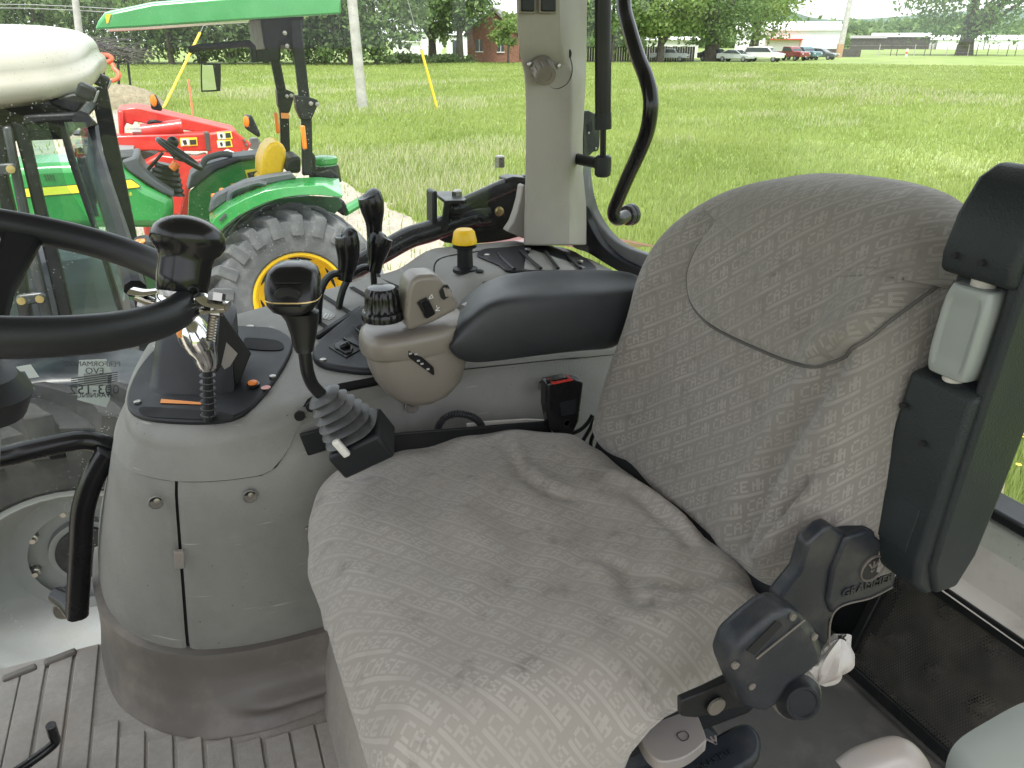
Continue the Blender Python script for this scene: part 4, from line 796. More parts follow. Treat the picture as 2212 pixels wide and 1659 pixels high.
sk = thing('spinner_knob', 'glossy black spinner knob clamped to the steering wheel rim with a steel clamp', 'knob', PW(400, 660, .80))
kb = PW(392, 632, .80); kup = (PW(405, 500, .80)-PW(388, 632, .80)).normalized()
sc_ = .80/1671
MB().lathe([(.022, .025), (.0245, .027), (.0262, .042), (.0262, .058), (.028, .066), (.033, .071), (.0368, .078), (.0372, .084), (.035, .091), (.0295, .0975), (.021, .1025), (.011, .1055), (.001, .1065)], kb-kup*.027, kup, 32).build('knob', 'black_gloss', sk, smooth=50)
MB().lathe([(.018, .006), (.0225, .008), (.0232, .014), (.0225, .02), (.0236, .022), (.0238, .029), (.022, .031)], kb-kup*.014, kup, 28).build('knob_ring', 'steel', sk)
MB().ball(kb-kup*.004, .025, 16, (1, 1, .55)).build('clamp_dome', 'chrome', sk)
for pts_ in (((300, 640), (330, 652), (362, 655), (385, 640)), ((285, 628), (310, 632), (345, 628), (372, 622))):
    MB().tube(spline([PW(u, v, .815) for u, v in pts_], 5), .0105, 10, flat=.3).build('clamp_ear', 'chrome', sk)
for pts_ in (((410, 655), (430, 640), (455, 655), (492, 660)), ((405, 690), (430, 672), (455, 668), (492, 664))):
    MB().tube(spline([PW(u, v, .78) for u, v in pts_], 5), .011, 10, flat=.3).build('clamp_ear', 'chrome', sk)
bo = PW(467, 650, .78); MB().lathe([(.0085, 0), (.0085, .008), (.001, .0085)], bo, kup, 6).build('clamp_nut', 'steel', sk, smooth=0)
q = PW(463, 672, .78); bl = [(r_, -.0022*i) for i in range(24) for r_ in ([.0046] if i % 2 else [.0052])]
MB().lathe([(.0088, .004), (.0088, -.004)], q, kup, 6).build('clamp_nut', 'steel', sk, smooth=0); MB().lathe([(.0052 if i % 2 else .0044, -.004-.0014*i) for i in range(20)], q, kup, 12).build('clamp_bolt', 'steel', sk)
q = PW(318, 640, .815); MB().lathe([(.0085, -.012), (.0085, -.004)], q, kup, 6).build('clamp_nut', 'steel', sk, smooth=0)
# steering column side
cb0 = CW-nw*.13; cl = MB().loft([[cb0+Vector((-.30*t-.02+sx*wx, sy*wy, -cb0.z*t+.0*t)) for sx, sy in ((-1, -.6), (-.6, -1), (.6, -1), (1, -.6), (1, .6), (.6, 1), (-.6, 1), (-1, .6))] for t, wx, wy in ((0, .045, .05), (.06, .06, .062), (.25, .07, .07), (.5, .075, .08), (.8, .09, .10), (1, .11, .12))]).build('steering_column', 'console_plastic', smooth=50, bevel=.006); tag(cl, 'grey steering column cover at the edge of the view, under the wheel', 'column')
# bent steel rod lying by the floor
pr_ = MB().tube(spline([PZ(*c9(*k), h) for k, h in (((312, 770), .10), ((330, 830), .07), ((340, 870), .05), ((290, 920), .045), ((180, 1000), .04), ((60, 1080), .04))], 6), .0085, 12).build('pedal_rod', 'black_gloss'); tag(pr_, 'bent black steel pedal rod just above the ribbed floor mat', 'rod')
# ================================================================== RIGHT SIDE: grab bars, pillar, glass
hb1 = thing('window_bar', 'black horizontal tube bar across the lower side window', 'bar', (-.5, 1.6, .52))
pts_ = [PY(*cL(*k), 1.60) for k in ((-200, 540), (40, 498), (150, 470), (330, 430), (430, 415), (500, 425), (560, 445), (640, 470))]; MB().tube(spline(pts_, 6), .0215, 14).build('bar_tube', 'black_gloss', hb1)
MB().box(PY(*cL(300, 490), 1.60), (.03, .02, .012)).build('bar_lug', 'black_plastic', hb1, bevel=.003)
hb2 = thing('door_grab_handle', 'black bent tube grab handle hanging on the lower side glass', 'handle', (-.4, 1.58, .2))
pts_ = [PY(*cL(*k), 1.56) for k in ((560, 480), (520, 540), (470, 640), (430, 780), (418, 950), (410, 1120), (402, 1270), (400, 1320))]; MB().tube(spline(pts_, 6), .0225, 14).build('handle_tube', 'black_gloss', hb2)
q = PY(*cL(400, 1310), 1.56); MB().tube([q, q+Vector((-.018, .04, .004)), q+Vector((-.045, .07, .01))], [.0225, .023, .018], 14).build('handle_end', 'black_gloss', hb2)
MB().lathe([(.026, 0), (.026, .008), (.02, .012)], PY(*cL(345, 1290), 1.64), (-.3, 1, 0), 20).build('mount_puck', 'steel', hb2)
# pillar: lofted sections
pil = thing('rear_pillar', 'tall grey-beige cab pillar with switches and a small rotary control', 'pillar', (.8, 1.65, .75), kind='structure')
def psec(l, mdl, rgt, v, dy=0): 
    A, B, C_ = PY(*c3(l, v), 1.60-dy), PY(*c3(mdl, v), 1.59-dy), PY(*c3(rgt, v), 1.67)
    return [A, A.lerp(B, .5)+Vector((0, -.006, 0)), B, B.lerp(C_, .15)+Vector((.004, 0, 0)), C_, Vector((C_.x, 1.71, C_.z)), PY(*c3(l+14, v), 1.71)]
secs = [psec(*q) for q in ((282, 578, 690, 1590), (286, 580, 692, 1450), (290, 583, 690, 1320), (294, 586, 668, 1100), (296, 588, 668, 900), (297, 592, 678, 700), (292, 592, 686, 560), (285, 588, 690, 470))]
secs += [psec(*q) for q in ((272, 565, 690, 420, .0), (258, 540, 692, 350, .012), (250, 525, 693, 280, .02), (240, 518, 695, 150, .02), (235, 515, 696, 0, .02), (230, 512, 698, -160, .02), (225, 510, 700, -400, .02), (215, 505, 705, -800, .02))]
MB().loft(secs).build('pillar_trim', 'pillar_plastic', pil, smooth=28, bevel=.004)
ft = [PY(*c3(*k), 1.66) for k in ((285, 1200), (300, 1200), (300, 1540), (280, 1545), (175, 1500), (215, 1440), (240, 1370), (262, 1290), (275, 1205))]; MB().prism(ft, (0, .03, 0)).build('pillar_foot', 'pillar_plastic', pil, bevel=.003)
for k0, k1 in (((258, -60), (350, 80)), ((388, -60), (487, 80))):
    a, b = PY(*c3(*k0), 1.562), PY(*c3(*k1), 1.562); MB().box((a+b)/2, (abs(b.x-a.x)+.006, .006, abs(b.z-a.z)+.006)).build('switch_bezel', 'pod_plastic', pil, bevel=.004); MB().box((a+b)/2+Vector((0, -.004, 0)), (abs(b.x-a.x)-.002, .006, abs(b.z-a.z)-.002)).build('switch', 'black_plastic', pil, bevel=.004)
kd = PY(*c3(405, 445), 1.578); kax = Vector((-.1, -1, -.55)); rg = []
kax.normalize(); ka = kax.cross(ZU).normalized(); kbv = kax.cross(ka)
for r0, h, am in ((.0245, -.01, .0), (.0245, .006, 0), (.0235, .008, .08), (.0235, .024, .08), (.0215, .027, .03), (.0215, .0275, 0), (.012, .0275, 0), (.0115, .026, 0)): rg.append([kd+kax*h+(ka*math.cos(2*math.pi*k/60)+kbv*math.sin(2*math.pi*k/60))*r0*(1-am*(k % 5 == 0)) for k in range(60)])
MB().loft(rg).build('rotary_control', 'trim_rubber', pil, smooth=30)
for k in ((320, 418), (512, 428)): MB().lathe([(.0055, 0), (.005, .003), (.001, .004)], PY(*c3(*k), 1.582), (0, -1, 0), 12).build('screw', 'steel', pil)
MB().lathe([(.0045, 0), (.0045, .0015), (.001, .0016)], PY(*c3(610, 965), 1.612), (.6, -1, 0), 12).build('pin_hole', 'void', pil)
wc = thing('dust_cap', 'little black rubber plug dangling on a thin wire from the rotary control', 'plug', PY(*c3(582, 360), 1.6))
MB().ball(PY(*c3(582, 348), 1.595), .006, 10, (.7, .6, 1.5)).build('plug', 'black_plastic', wc)
MB().tube(spline([PY(*c3(*k), 1.59) for k in ((585, 375), (597, 430), (592, 490), (560, 545), (500, 575), (455, 560), (440, 510), (435, 470))], 5), .0011, 6).build('wire', 'black_print', wc)
# rear window frame corner: black seal band sweeping from the pillar foot round under the rear glass
def band(px_in, px_out, xs, name, mat, par, th_=.02):
    n = len(px_in); A = [PX(*px_in[i], xs[i]) for i in range(n)]; B = [PX(*px_out[i], xs[i]-.012) for i in range(n)]
    A = spline(A, 5); B = spline(B, 5); return MB().loft([[a, b, b+Vector((th_, 0, -.004)), a+Vector((th_, .0, 0))] for a, b in zip(A, B)]).build(name, mat, par, bevel=.003)
wf = thing('rear_window', 'large dusty rear window with a curved black frame behind the seat', 'window', (1.0, 1.2, .7), kind='structure')
xs_ = [.905, .91, .93, .955, .985, 1.02, 1.05, 1.06]
band([c3(*k) for k in ((668, 1040), (692, 1240), (740, 1390), (830, 1520), (940, 1600), (1080, 1650), (1250, 1720), (1500, 1830))], [c3(*k) for k in ((660, 1200), (664, 1330), (690, 1420), (770, 1560), (880, 1660), (1020, 1730), (1200, 1800), (1450, 1930))], xs_, 'frame_band', 'frame_grey', wf)
band([c3(*k) for k in ((640, 1330), (660, 1350), (695, 1430), (775, 1570), (885, 1670), (1025, 1740), (1205, 1810), (1455, 1940))], [c3(*k) for k in ((590, 1360), (588, 1450), (592, 1590), (700, 1640), (830, 1720), (960, 1790), (1150, 1870), (1400, 2000))], [x-.02 for x in xs_], 'inner_seal', 'blue_black', wf)
gp = spline([(.90, 1.70, 0), (.97, 1.685, 0), (1.035, 1.62, 0), (1.07, 1.5, 0), (1.085, 1.3, 0), (1.09, 1.0, 0), (1.09, .5, 0), (1.09, -.1, 0)], 6)
MB().loft([[Vector((p.x+.0*z, p.y, z)) for p in gp] for z in (.46, .9, 1.3, 1.6)], cap=False, closed=False).build('pane', 'rear_glass', wf, smooth=60)
sg = thing('side_window', 'dusty side window of the cab with scratches and white specks', 'window', (0, 1.72, .6), kind='structure')
MB().loft([[Vector((x, 1.715, z)) for x in (-1.2, .80)] for z in (-.3, 1.6)], cap=False, closed=False).build('pane', 'window_glass', sg, smooth=0)
# mirrored sticker on the outside of the side glass
stk = thing('glass_sticker', 'printed warning sticker seen from behind through the side glass', 'sticker', PY(210, 830, 1.718))
P5 = lambda x, y, yy=1.7185: PY(*c5(x, y), yy)
MB().prism([P5(*k) for k in ((655, 1330), (880, 1320), (930, 1440), (910, 1659), (880, 1720), (640, 1659))], (0, .0006, 0)).build('sticker_sheet', 'sticker_film', stk)
exs = P5(700, 1560)-P5(860, 1560); eys = P5(780, 1400)-P5(780, 1500)
for tx, k, sz in (('PERFORMANCE', (775, 1362), .016), ('EVO', (785, 1420), .02), ('003-152', (785, 1575), .031), ('WARNING', (790, 1622), .016)): lettering(tx, P5(*k, 1.7168), exs, eys, sz, 'printed_word', 'sticker_ink', stk, sx=.92)
MB().prism([P5(*k, 1.7172) for k in ((695, 1440), (885, 1440), (885, 1545), (695, 1540))], (0, .0004, 0)).build('printed_block', 'grey_print', stk)
for i in range(5): MB().box(P5(785, 1455+i*18, 1.7166), (.088, .0004, .0022)).build('printed_line', 'sticker_ink', stk)
for i in range(9): MB().box(P5(908, 1460+i*19, 1.7166), (.008, .0004, .0035)).build('printed_line', 'sticker_ink', stk)
wt = thing('paper_label', 'torn white paper label stuck low on the side glass', 'label', P5(230, 1440)); MB().prism([P5(*k, 1.7165) for k in ((135, 1385), (255, 1365), (325, 1468), (240, 1480), (205, 1420), (150, 1425))], (0, .0006, 0)).build('label_sheet', 'white_print', wt)
# gas strut, its ball stud, grab handle on the rear glass
gs = thing('gas_strut', 'black gas strut hanging beside the pillar', 'strut', PY(*c3(797, 1060), 1.5))
s0, s1, s2, s3 = [PY(*c3(*k), 1.52) for k in ((797, -500), (797, 730), (798, 835), (797, 1060))]
MB().tube([s0, s1], .0172, 14).build('cylinder', 'black_satin', gs); MB().tube([s1, s2], .0182, 14).build('collar', 'black_plastic', gs); MB().tube([s2, s3], .0068, 10).build('rod', 'black_gloss', gs)
MB().lathe([(.012, -.028), (.0175, -.024), (.0185, -.008), (.0175, .014), (.012, .018)], s3, (0, 0, 1), 16).build('ball_socket', 'black_plastic', gs)
MB().tube([PY(*c3(632, 1030), 1.62), PY(*c3(790, 1062), 1.53)], .0125, 12).build('ball_stud', 'black_satin', gs)
gh = thing('glass_grab_handle', 'black bent tube handle mounted on the rear glass by a round puck', 'handle', PX(*c3(965, 1395), 1.05))
hp = [PX(*c3(*k), x) for k, x in (((900, -400), .98), ((925, -120), .97), ((935, 60), .96), ((965, 180), .955), ((1020, 360), .95), ((1075, 500), .945), ((1103, 620), .945), ((1103, 730), .945), ((1080, 860), .95), ((1025, 1000), .955), ((960, 1140), .965), ((900, 1280), .975), ((868, 1360), .98), ((872, 1405), .985), ((900, 1420), 1.0), ((945, 1400), 1.03))]
MB().tube(spline(hp, 6), .0165, 14).build('handle_tube', 'black_gloss', gh)
pk = PX(*c3(968, 1392), 1.05); MB().lathe([(.024, -.012), (.0265, -.008), (.0265, -.002), (.0255, 0), (.0275, .002), (.0275, .012), (.022, .016)], pk, (1, .35, 0), 24).build('mount_puck', 'black_gloss', gh)
# window latch outside the pillar
wl = thing('window_latch', 'black plastic window latch behind the pillar edge', 'latch', PY(*c3(720, 870), 1.74))
MB().prism(spline([PY(*c3(*k), 1.73) for k in ((672, 740), (740, 735), (775, 790), (772, 960), (735, 985), (705, 1010), (672, 1000))], 4, True), (0, .02, 0)).build('latch_body', 'blue_black', wl, bevel=.004)
MB().prism([PY(*c3(*k), 1.729) for k in ((690, 810), (725, 785), (730, 840), (700, 870))], (0, .004, 0)).build('latch_recess', 'void', wl)
for k in ((703, 862), (750, 962)): MB().lathe([(.0035, 0), (.003, -.002), (.001, -.0025)], PY(*c3(*k), 1.729), (0, 1, 0), 10).build('screw', 'steel', wl)
# black bracket and tubes outside the side glass
ob_ = thing('outside_bracket', 'black steel bracket with bolted link arms outside the side window, left of the pillar', 'bracket', PY(1040, 470, 1.78))
YB = 1.78
c2 = CR(500, 0, 2.765)
MB().tube(spline([PY(*c6(*k), YB) for k in ((880, 760), (1000, 700), (1200, 590), (1400, 480), (1560, 430), (1700, 380), (1900, 310), (2060, 290))], 6), .026, 14).build('lower_tube', 'black_gloss', ob_)
MB().tube([PY(*c2(1760, 1450), YB), PY(*c2(2160, 1270), YB+.02)], .021, 14).build('upper_tube', 'black_gloss', ob_)
MB().prism([PY(*c6(*k), YB-.02) for k in ((1595, 100), (1640, 90), (1640, 360), (1600, 440))], (0, .05, 0)).build('bracket_side', 'black_satin', ob_, bevel=.004)
MB().prism([PY(*c6(*k), YB-.03) for k in ((1700, 160), (1755, 170), (1720, 420), (1670, 430))], (0, .008, 0)).build('bracket_side', 'black_satin', ob_, bevel=.002)
MB().prism([PZ(*c6(*k), PY(*c6(1690, 130), YB).z) for k in ((1600, 92), (1790, 92), (1880, 155), (1860, 170), (1700, 172))], (0, 0, -.008)).build('bracket_top', 'black_satin', ob_, bevel=.002)
for k, s_ in (((1802, 135), .013), ((2155, -150), .013)): MB().lathe([(s_, -.012), (s_, .012), (s_*.7, .015)], PY(*c6(*k), YB-.01), (0, 0, 1), 6).build('bolt', 'steel', ob_, smooth=0)
MB().ball(PY(*c6(1790, 235), YB), .022, 12).build('ball_joint', 'black_gloss', ob_)
MB().prism(spline([PY(*c2(*k), YB+.03) for k in ((1990, 1330), (2120, 1250), (2330, 1230), (2330, 1560), (2200, 1640), (1980, 1680), (1700, 1680), (1660, 1600), (1900, 1520))], 3, True), (0, .02, 0)).build('gusset_plate', 'black_satin', ob_, bevel=.004)
MB().prism([PY(*c3(*k), YB) for k in ((168, 1160), (215, 1145), (300, 1150), (300, 1195), (230, 1195), (170, 1178))], (0, .05, 0)).build('pivot_plate', 'black_satin', ob_, bevel=.003)
MB().lathe([(.012, 0), (.012, -.004), (.0075, -.006), (.0075, -.012), (.003, -.013)], PY(*c3(122, 1368), YB+.03), (0, 1, 0), 12).build('grease_bolt', 'brass', ob_)
# our own red fender seen past the glass
fd = MB().grid(20, 6, lambda i, j: Vector((lerp(.40, 1.25, i), lerp(1.745, 2.15, j), lerp(.60, .66, i)+.10*math.sin(math.pi*min(1, i*1.0))-.10*j*j))).build('fender', 'cab_red', smooth=60); tag(fd, 'red rear fender of this tractor, just outside the side glass', 'fender')
# ================================================================== REAR WALL, GRILLE, NEAR CORNER
gt = [PX(*c4(*k), x) for k, x in (((1262, 500), 1.05), ((1990, 1010), 1.05), ((1570, 1600), .98), ((945, 1030), .98))]
gx = (gt[1]-gt[0]); gy = (gt[3]-gt[0]); gn = gx.cross(gy).normalized(); gn = gn if gn.x < 0 else -gn
gr = thing('rear_grille', 'black perforated metal grille in the rear wall behind the seat', 'grille', (1.0, .7, .15))
gx2 = gx.normalized(); L1, L2 = gx.length*1.5, gy.length
holes = MB(); pit = .0052; nx_, ny_ = int(L1/pit), int(L2/(pit*.866)); O = gt[0]
def hexring(c, r): return [c+(gx2*math.cos(R(60*k+30))+gyn*math.sin(R(60*k+30)))*r for k in range(6)]
gyn = (gy-gx2*gy.dot(gx2)).normalized()
for j in range(ny_):
    for i in range(nx_):
        c = O+gx2*((i+.5*(j % 2)+.5)*pit)+gyn*((j+.5)*pit*.866)
        a = hexring(c, pit/math.sqrt(3)*.999); b = hexring(c, pit*.36)
        holes.add(a+b, [(k, (k+1) % 6, 6+(k+1) % 6, 6+k) for k in range(6)])
hmesh = holes.build('perforated_sheet', 'grille_metal', gr, smooth=0, fix=False); hmesh['kind'] = 'stuff'
MB().prism([p-gn*.05 for p in (O-gx2*.02, O+gx2*L1, O+gx2*L1+gyn*L2, O+gyn*L2-gx2*.02)], -gn*.004).build('filter_back', 'filter_shade', gr)
MB().grid(70, 40, lambda i, j: O+gx2*L1*i+gyn*L2*j-gn*(.034-.024*max(0, math.sin(i*26+1.2*math.sin(j*9)))**2*max(0, math.sin(j*13))**2)).build('filter_pleats', 'filter_shade', gr, smooth=60)
def bar(a, b, w, h, name, mat, par): 
    d_ = (b-a).normalized(); s_ = d_.cross(gn).normalized(); return MB().loft([[p+s_*x+gn*y for x, y in ((-w, -h), (w, -h), (w, h), (-w, h))] for p in (a, b)]).build(name, mat, par, bevel=.002)
bar(O-gx2*.015-gyn*.008, O+gx2*L1-gyn*.008, .011, .006, 'grille_frame', 'black_satin', gr); bar(O-gx2*.02+gyn*(L2+.006), O+gx2*L1+gyn*(L2+.006), .010, .006, 'grille_frame', 'black_satin', gr)
bar(O-gx2*.01-gyn*.01, O-gx2*.01+gyn*(L2+.01), .008, .006, 'grille_frame', 'black_satin', gr)
rw = thing('rear_wall', 'dusty beige rear wall panel under the rear window', 'wall', (1.05, .6, .4), kind='structure')
MB().prism([Vector(q) for q in ((1.075, 1.25, .365), (1.075, -.2, .365), (1.10, -.2, .50), (1.10, 1.25, .50))], (.03, 0, 0)).build('sill_panel', 'shelf_beige', rw, bevel=.006)
MB().prism([Vector(q) for q in ((1.045, 1.25, .372), (1.045, -.2, .372), (1.085, -.2, .395), (1.085, 1.25, .395))], (.02, 0, .006)).build('sill_lip', 'shelf_beige', rw, bevel=.006)
MB().box((1.12, .5, .52), (.06, 1.5, .02)).build('window_seal', 'black_plastic', rw, bevel=.005)
MB().box((1.06, .93, .25), (.03, .36, .26)).build('wall_panel', 'black_plastic', rw)
MB().box((1.0, .5, .13), (.05, 1.5, .06)).build('wall_foot', 'floor_brown', rw, bevel=.02)
# crumpled bag wedged under the seat
bg = MB(); bc0 = PY(*c4(880, 1040), .56)
def bagp(i, j): a = 2*math.pi*i; h = j; r_ = .03*(math.sin(math.pi*(.08+.84*j)))*(1+.25*math.sin(5*a+6*h)+.2*math.sin(9*a-3*h)); ax_ = PY(*c4(930, 910), .56).lerp(PY(*c4(800, 1170), .56), h); return ax_+Vector((r_*math.cos(a), r_*math.sin(a)*.6, r_*.4*math.sin(a*2)))
bgo = bg.grid(28, 16, bagp).build('plastic_bag', 'plastic_bag', smooth=30); tag(bgo, 'crumpled dirty white plastic bag stuffed behind the seat adjuster', 'bag')
# near corner console and the lever end at the bottom edge
nc = MB().loft([[PW(u, v, w) for u, v, w in q] for q in (
    ((2035, 1700, .62), (2045, 1625, .62), (2075, 1590, .62), (2130, 1560, .63), (2230, 1500, .64)), ((2060, 1720, .60), (2075, 1650, .60), (2110, 1615, .60), (2160, 1588, .61), (2260, 1530, .62)), ((2100, 1800, .57), (2120, 1720, .57), (2150, 1690, .57), (2200, 1670, .57), (2300, 1620, .58)))], cap=False, closed=False)
nco = nc.build('near_console', 'grey_soft', smooth=70, sub=2); tag(nco, 'pale grey-green rounded console corner nearest the camera', 'console')
wl2 = MB().tube(spline([PW(*c4(*k), .62) for k in ((980, 1720), (1060, 1660), (1150, 1625), (1230, 1600), (1290, 1600), (1350, 1660), (1370, 1760))], 5), .017, 14, flat=.7).build('hand_lever', 'lever_grey'); tag(wl2, 'pale rounded lever end at the bottom edge of the view', 'lever')
# ================================================================== OUTSIDE: ground and grass
g_ = MB().add([(-900, -300, GZ), (1200, -300, GZ), (1200, 1400, GZ), (-900, 1400, GZ)], [(0, 1, 2, 3)]).build('ground', 'field_soil', smooth=0); tag(g_, 'wide green field of rough grass reaching to the far trees', 'field', kind='structure')
gpx = [(120, 176), (215, 200), (300, 236), (420, 275), (560, 318), (745, 398), (850, 445), (945, 510), (1010, 600), (1080, 760)]
edge = spline([PZ(u, v, GZ+.004) for u, v in gpx], 6); edge = [p+Vector((random.uniform(-.25, .25), random.uniform(-.25, .25), 0)) for p in edge]
ep = [Vector((-14, edge[0].y+6, GZ+.004))]+edge+[Vector((3.2, 1, GZ+.004)), Vector((3.2, -6, GZ+.004)), Vector((-16, -6, GZ+.004))]
gv = MB().add(ep, [tuple(range(len(ep)))]).build('gravel_yard', 'gravel', smooth=0); tag(gv, 'pale gravel and dry straw yard under the parked tractors', 'gravel', kind='structure')
def in_poly(x, y, P):
    ins = np.zeros(len(x), bool); j = len(P)-1
    for i in range(len(P)):
        xi, yi, xj, yj = P[i].x, P[i].y, P[j].x, P[j].y; c = ((yi > y) != (yj > y)) & (x < (xj-xi)*(y-yi)/(yj-yi+1e-12)+xi); ins ^= c; j = i
    return ins
def sinfield(x, y, s, seed):
    rr = np.random.default_rng(seed); out = np.zeros_like(x)
    for k in range(7):
        a = rr.uniform(0, 6.28); f = s*rr.uniform(.5, 2.2); out += np.sin((x*np.cos(a)+y*np.sin(a))*f+rr.uniform(0, 6.28))
    return out/7**.5
def scatter(n, az0, az1, d0, d1, seed, power=1.0):
    rr = np.random.default_rng(seed); az = rr.uniform(az0, az1, n); t = rr.uniform(0, 1, n)
    d = d0*(d1/d0)**t if power == 1 else (d0**.5+(d1**.5-d0**.5)*t)**2
    return np.sin(az)*d, np.cos(az)*d, d, rr
def blade_mesh(name, mat, x, y, d, rr, h0, h1, wf, lean=.5):
    n = len(x); h = rr.uniform(h0, h1, n)*(1+.25*np.minimum(d/60, 1)); w = (wf+.0006*d)*rr.uniform(.6, 1.3, n); a = rr.uniform(0, 6.28, n); la = rr.normal(.6, 1.3, n); ll = rr.uniform(.1, lean, n)*h
    V = np.zeros((n, 3, 3)); ca, sa = np.cos(a), np.sin(a)
    V[:, 0] = np.stack([x-ca*w, y-sa*w, np.full(n, GZ)], 1); V[:, 1] = np.stack([x+ca*w, y+sa*w, np.full(n, GZ)], 1); V[:, 2] = np.stack([x+np.cos(la)*ll, y+np.sin(la)*ll, GZ+h], 1)
    me = bpy.data.meshes.new(name); me.vertices.add(3*n); me.vertices.foreach_set('co', V.ravel()); me.loops.add(3*n); me.loops.foreach_set('vertex_index', np.arange(3*n, dtype=np.int32)); me.polygons.add(n); me.polygons.foreach_set('loop_start', np.arange(0, 3*n, 3, dtype=np.int32)); me.update(calc_edges=True); me.validate()
    o = bpy.data.objects.new(name, me); COL.objects.link(o); me.materials.append(MAT[mat]); return o
AZ0, AZ1 = R(-8), R(61)
x, y, d, rr = scatter(420000, AZ0, AZ1, 6.5, 105, 3)
keep = ~in_poly(x, y, ep) | (rr.uniform(0, 1, len(x)) < .03); keep &= (sinfield(x, y, .35, 5)+rr.normal(0, .6, len(x)) > -1.6)
x, y, d = x[keep], y[keep], d[keep]; o = blade_mesh('grass', 'grass_blades', x, y, d, rr, .05, .165, .004); tag(o, 'tall bright green grass covering the field', 'grass', kind='stuff')
x, y, d, rr = scatter(120000, AZ0, AZ1, 9, 80, 4); f_ = sinfield(x, y*1.0, .22, 8)+.5*sinfield(x, y, .8, 9)+.45*np.exp(-((d-36)/14)**2)
keep = ~in_poly(x, y, ep) & (f_+rr.normal(0, .3, len(x)) > 1.0); x, y, d = x[keep], y[keep], d[keep]
o = blade_mesh('seed_grass', 'seed_heads', x, y, d, rr, .12, .24, .0035, .7); tag(o, 'pale dry seed heads in drifts across the field grass', 'grass', kind='stuff')
x, y, d, rr = scatter(26000, R(46), R(66), 3.0, 7, 6); o = blade_mesh('near_grass', 'grass_blades', x, y, d, rr, .08, .3, .003); tag(o, 'green grass right behind this tractor, seen low in the rear window', 'grass', kind='stuff')
x, y, d, rr = scatter(170, R(50), R(64), 3.6, 7, 12); fm = MB()
for i in range(len(x)): fm.add([Vector((x[i]+.018*math.cos(q), y[i]+.018*math.sin(q), GZ+.27+.05*(i % 3))) for q in (0, 1.26, 2.5, 3.77, 5.0)], [(0, 1, 2, 3, 4)])
o = fm.build('meadow_flowers', 'flower_yellow', smooth=0, fix=False); tag(o, 'small yellow meadow flowers behind the tractor', 'flowers', kind='stuff')
# ================================================================== trees
def leaves(n, c, rad, size, seed, nc=40, shell=.55, droop=0.0, zmin=None, flat=.6):
    rr = np.random.default_rng(seed); u = rr.normal(size=(nc, 3)); u /= np.linalg.norm(u, axis=1)[:, None]; r_ = shell+(1-shell)*rr.uniform(0, 1, nc)**.6
    cc = np.array(c)+u*r_[:, None]*np.array(rad); k = rr.integers(0, nc, n); cs = rr.uniform(.16, .34, nc)[k][:, None]*np.array(rad)
    p = cc[k]+rr.normal(size=(n, 3))*cs*np.array([.8, .8, flat])
    if droop: p[:, 2] -= rr.exponential(droop, n)
    if zmin is not None: p[:, 2] = np.where(p[:, 2] < zmin, zmin+rr.uniform(0, .6, n), p[:, 2])
    a = rr.normal(size=(n, 3)); a /= np.linalg.norm(a, axis=1)[:, None]; b = rr.normal(size=(n, 3)); b -= a*(a*b).sum(1)[:, None]; b /= np.linalg.norm(b, axis=1)[:, None]
    s = size*rr.uniform(.5, 1.2, n)[:, None]; a *= s; b *= s*.55
    return np.stack([p-a, p+b, p+a, p-b], 1)
def quads(name, Q, mat, parent):
    n = len(Q); me = bpy.data.meshes.new(name); me.vertices.add(4*n); me.vertices.foreach_set('co', Q.ravel()); me.loops.add(4*n); me.loops.foreach_set('vertex_index', np.arange(4*n, dtype=np.int32)); me.polygons.add(n); me.polygons.foreach_set('loop_start', np.arange(0, 4*n, 4, dtype=np.int32)); me.update(calc_edges=True); me.validate()
    o = bpy.data.objects.new(name, me); COL.objects.link(o); me.materials.append(MAT[mat]); under(o, parent); return o
def tree(u, vb, H, rad, z0, label, mat='leaf_mid', n=7000, size=.4, seed=0, dist=None, trunk=.35, forks=3, droop=0., lean=0., nc=40, shell=.5, cz=None):
    b = PZ(u, vb, GZ) if dist is None else Vector((math.sin(YAW+math.atan((u-1106)/FPX/math.cos(PITCH)*.93))*dist, math.cos(YAW+math.atan((u-1106)/FPX/math.cos(PITCH)*.93))*dist, GZ))
    t = thing('tree', label, 'tree', b); rr = random.Random(seed)
    top = (z0+H)/2; cz_ = cz or top
    quads('crown', leaves(n, (b.x, b.y, GZ+cz_), (rad, rad, (H-z0)/2), size, seed+100, nc, shell, droop, GZ+max(.1, z0*.6)), mat, t)
    m_ = MB(); m_.tube([b-ZU*.3, b+Vector((lean*.4, 0, z0*.6)), b+Vector((lean, 0, z0+.15*H)), b+Vector((lean*1.4, 0, H*.75))], [trunk*1.3, trunk, trunk*.75, trunk*.2], 9); m_.build('trunk', 'bark', t)
    for k in range(forks):
        a = rr.uniform(0, 6.28); s_ = b+Vector((lean*.7, 0, z0*rr.uniform(.7, 1.2))); e_ = s_+Vector((math.cos(a)*rad*.7, math.sin(a)*rad*.7, H*.33)); MB().tube([s_, s_.lerp(e_, .5)+ZU*.4, e_], [trunk*.55, trunk*.35, trunk*.1], 7).build('limb', 'bark', t)
    return t
seed = 1
row = [(-60, 138), (25, 136), (95, 139), (165, 135), (235, 139), (305, 136), (372, 140), (440, 137), (505, 139), (575, 136), (640, 140), (700, 138), (758, 141), (815, 140)]
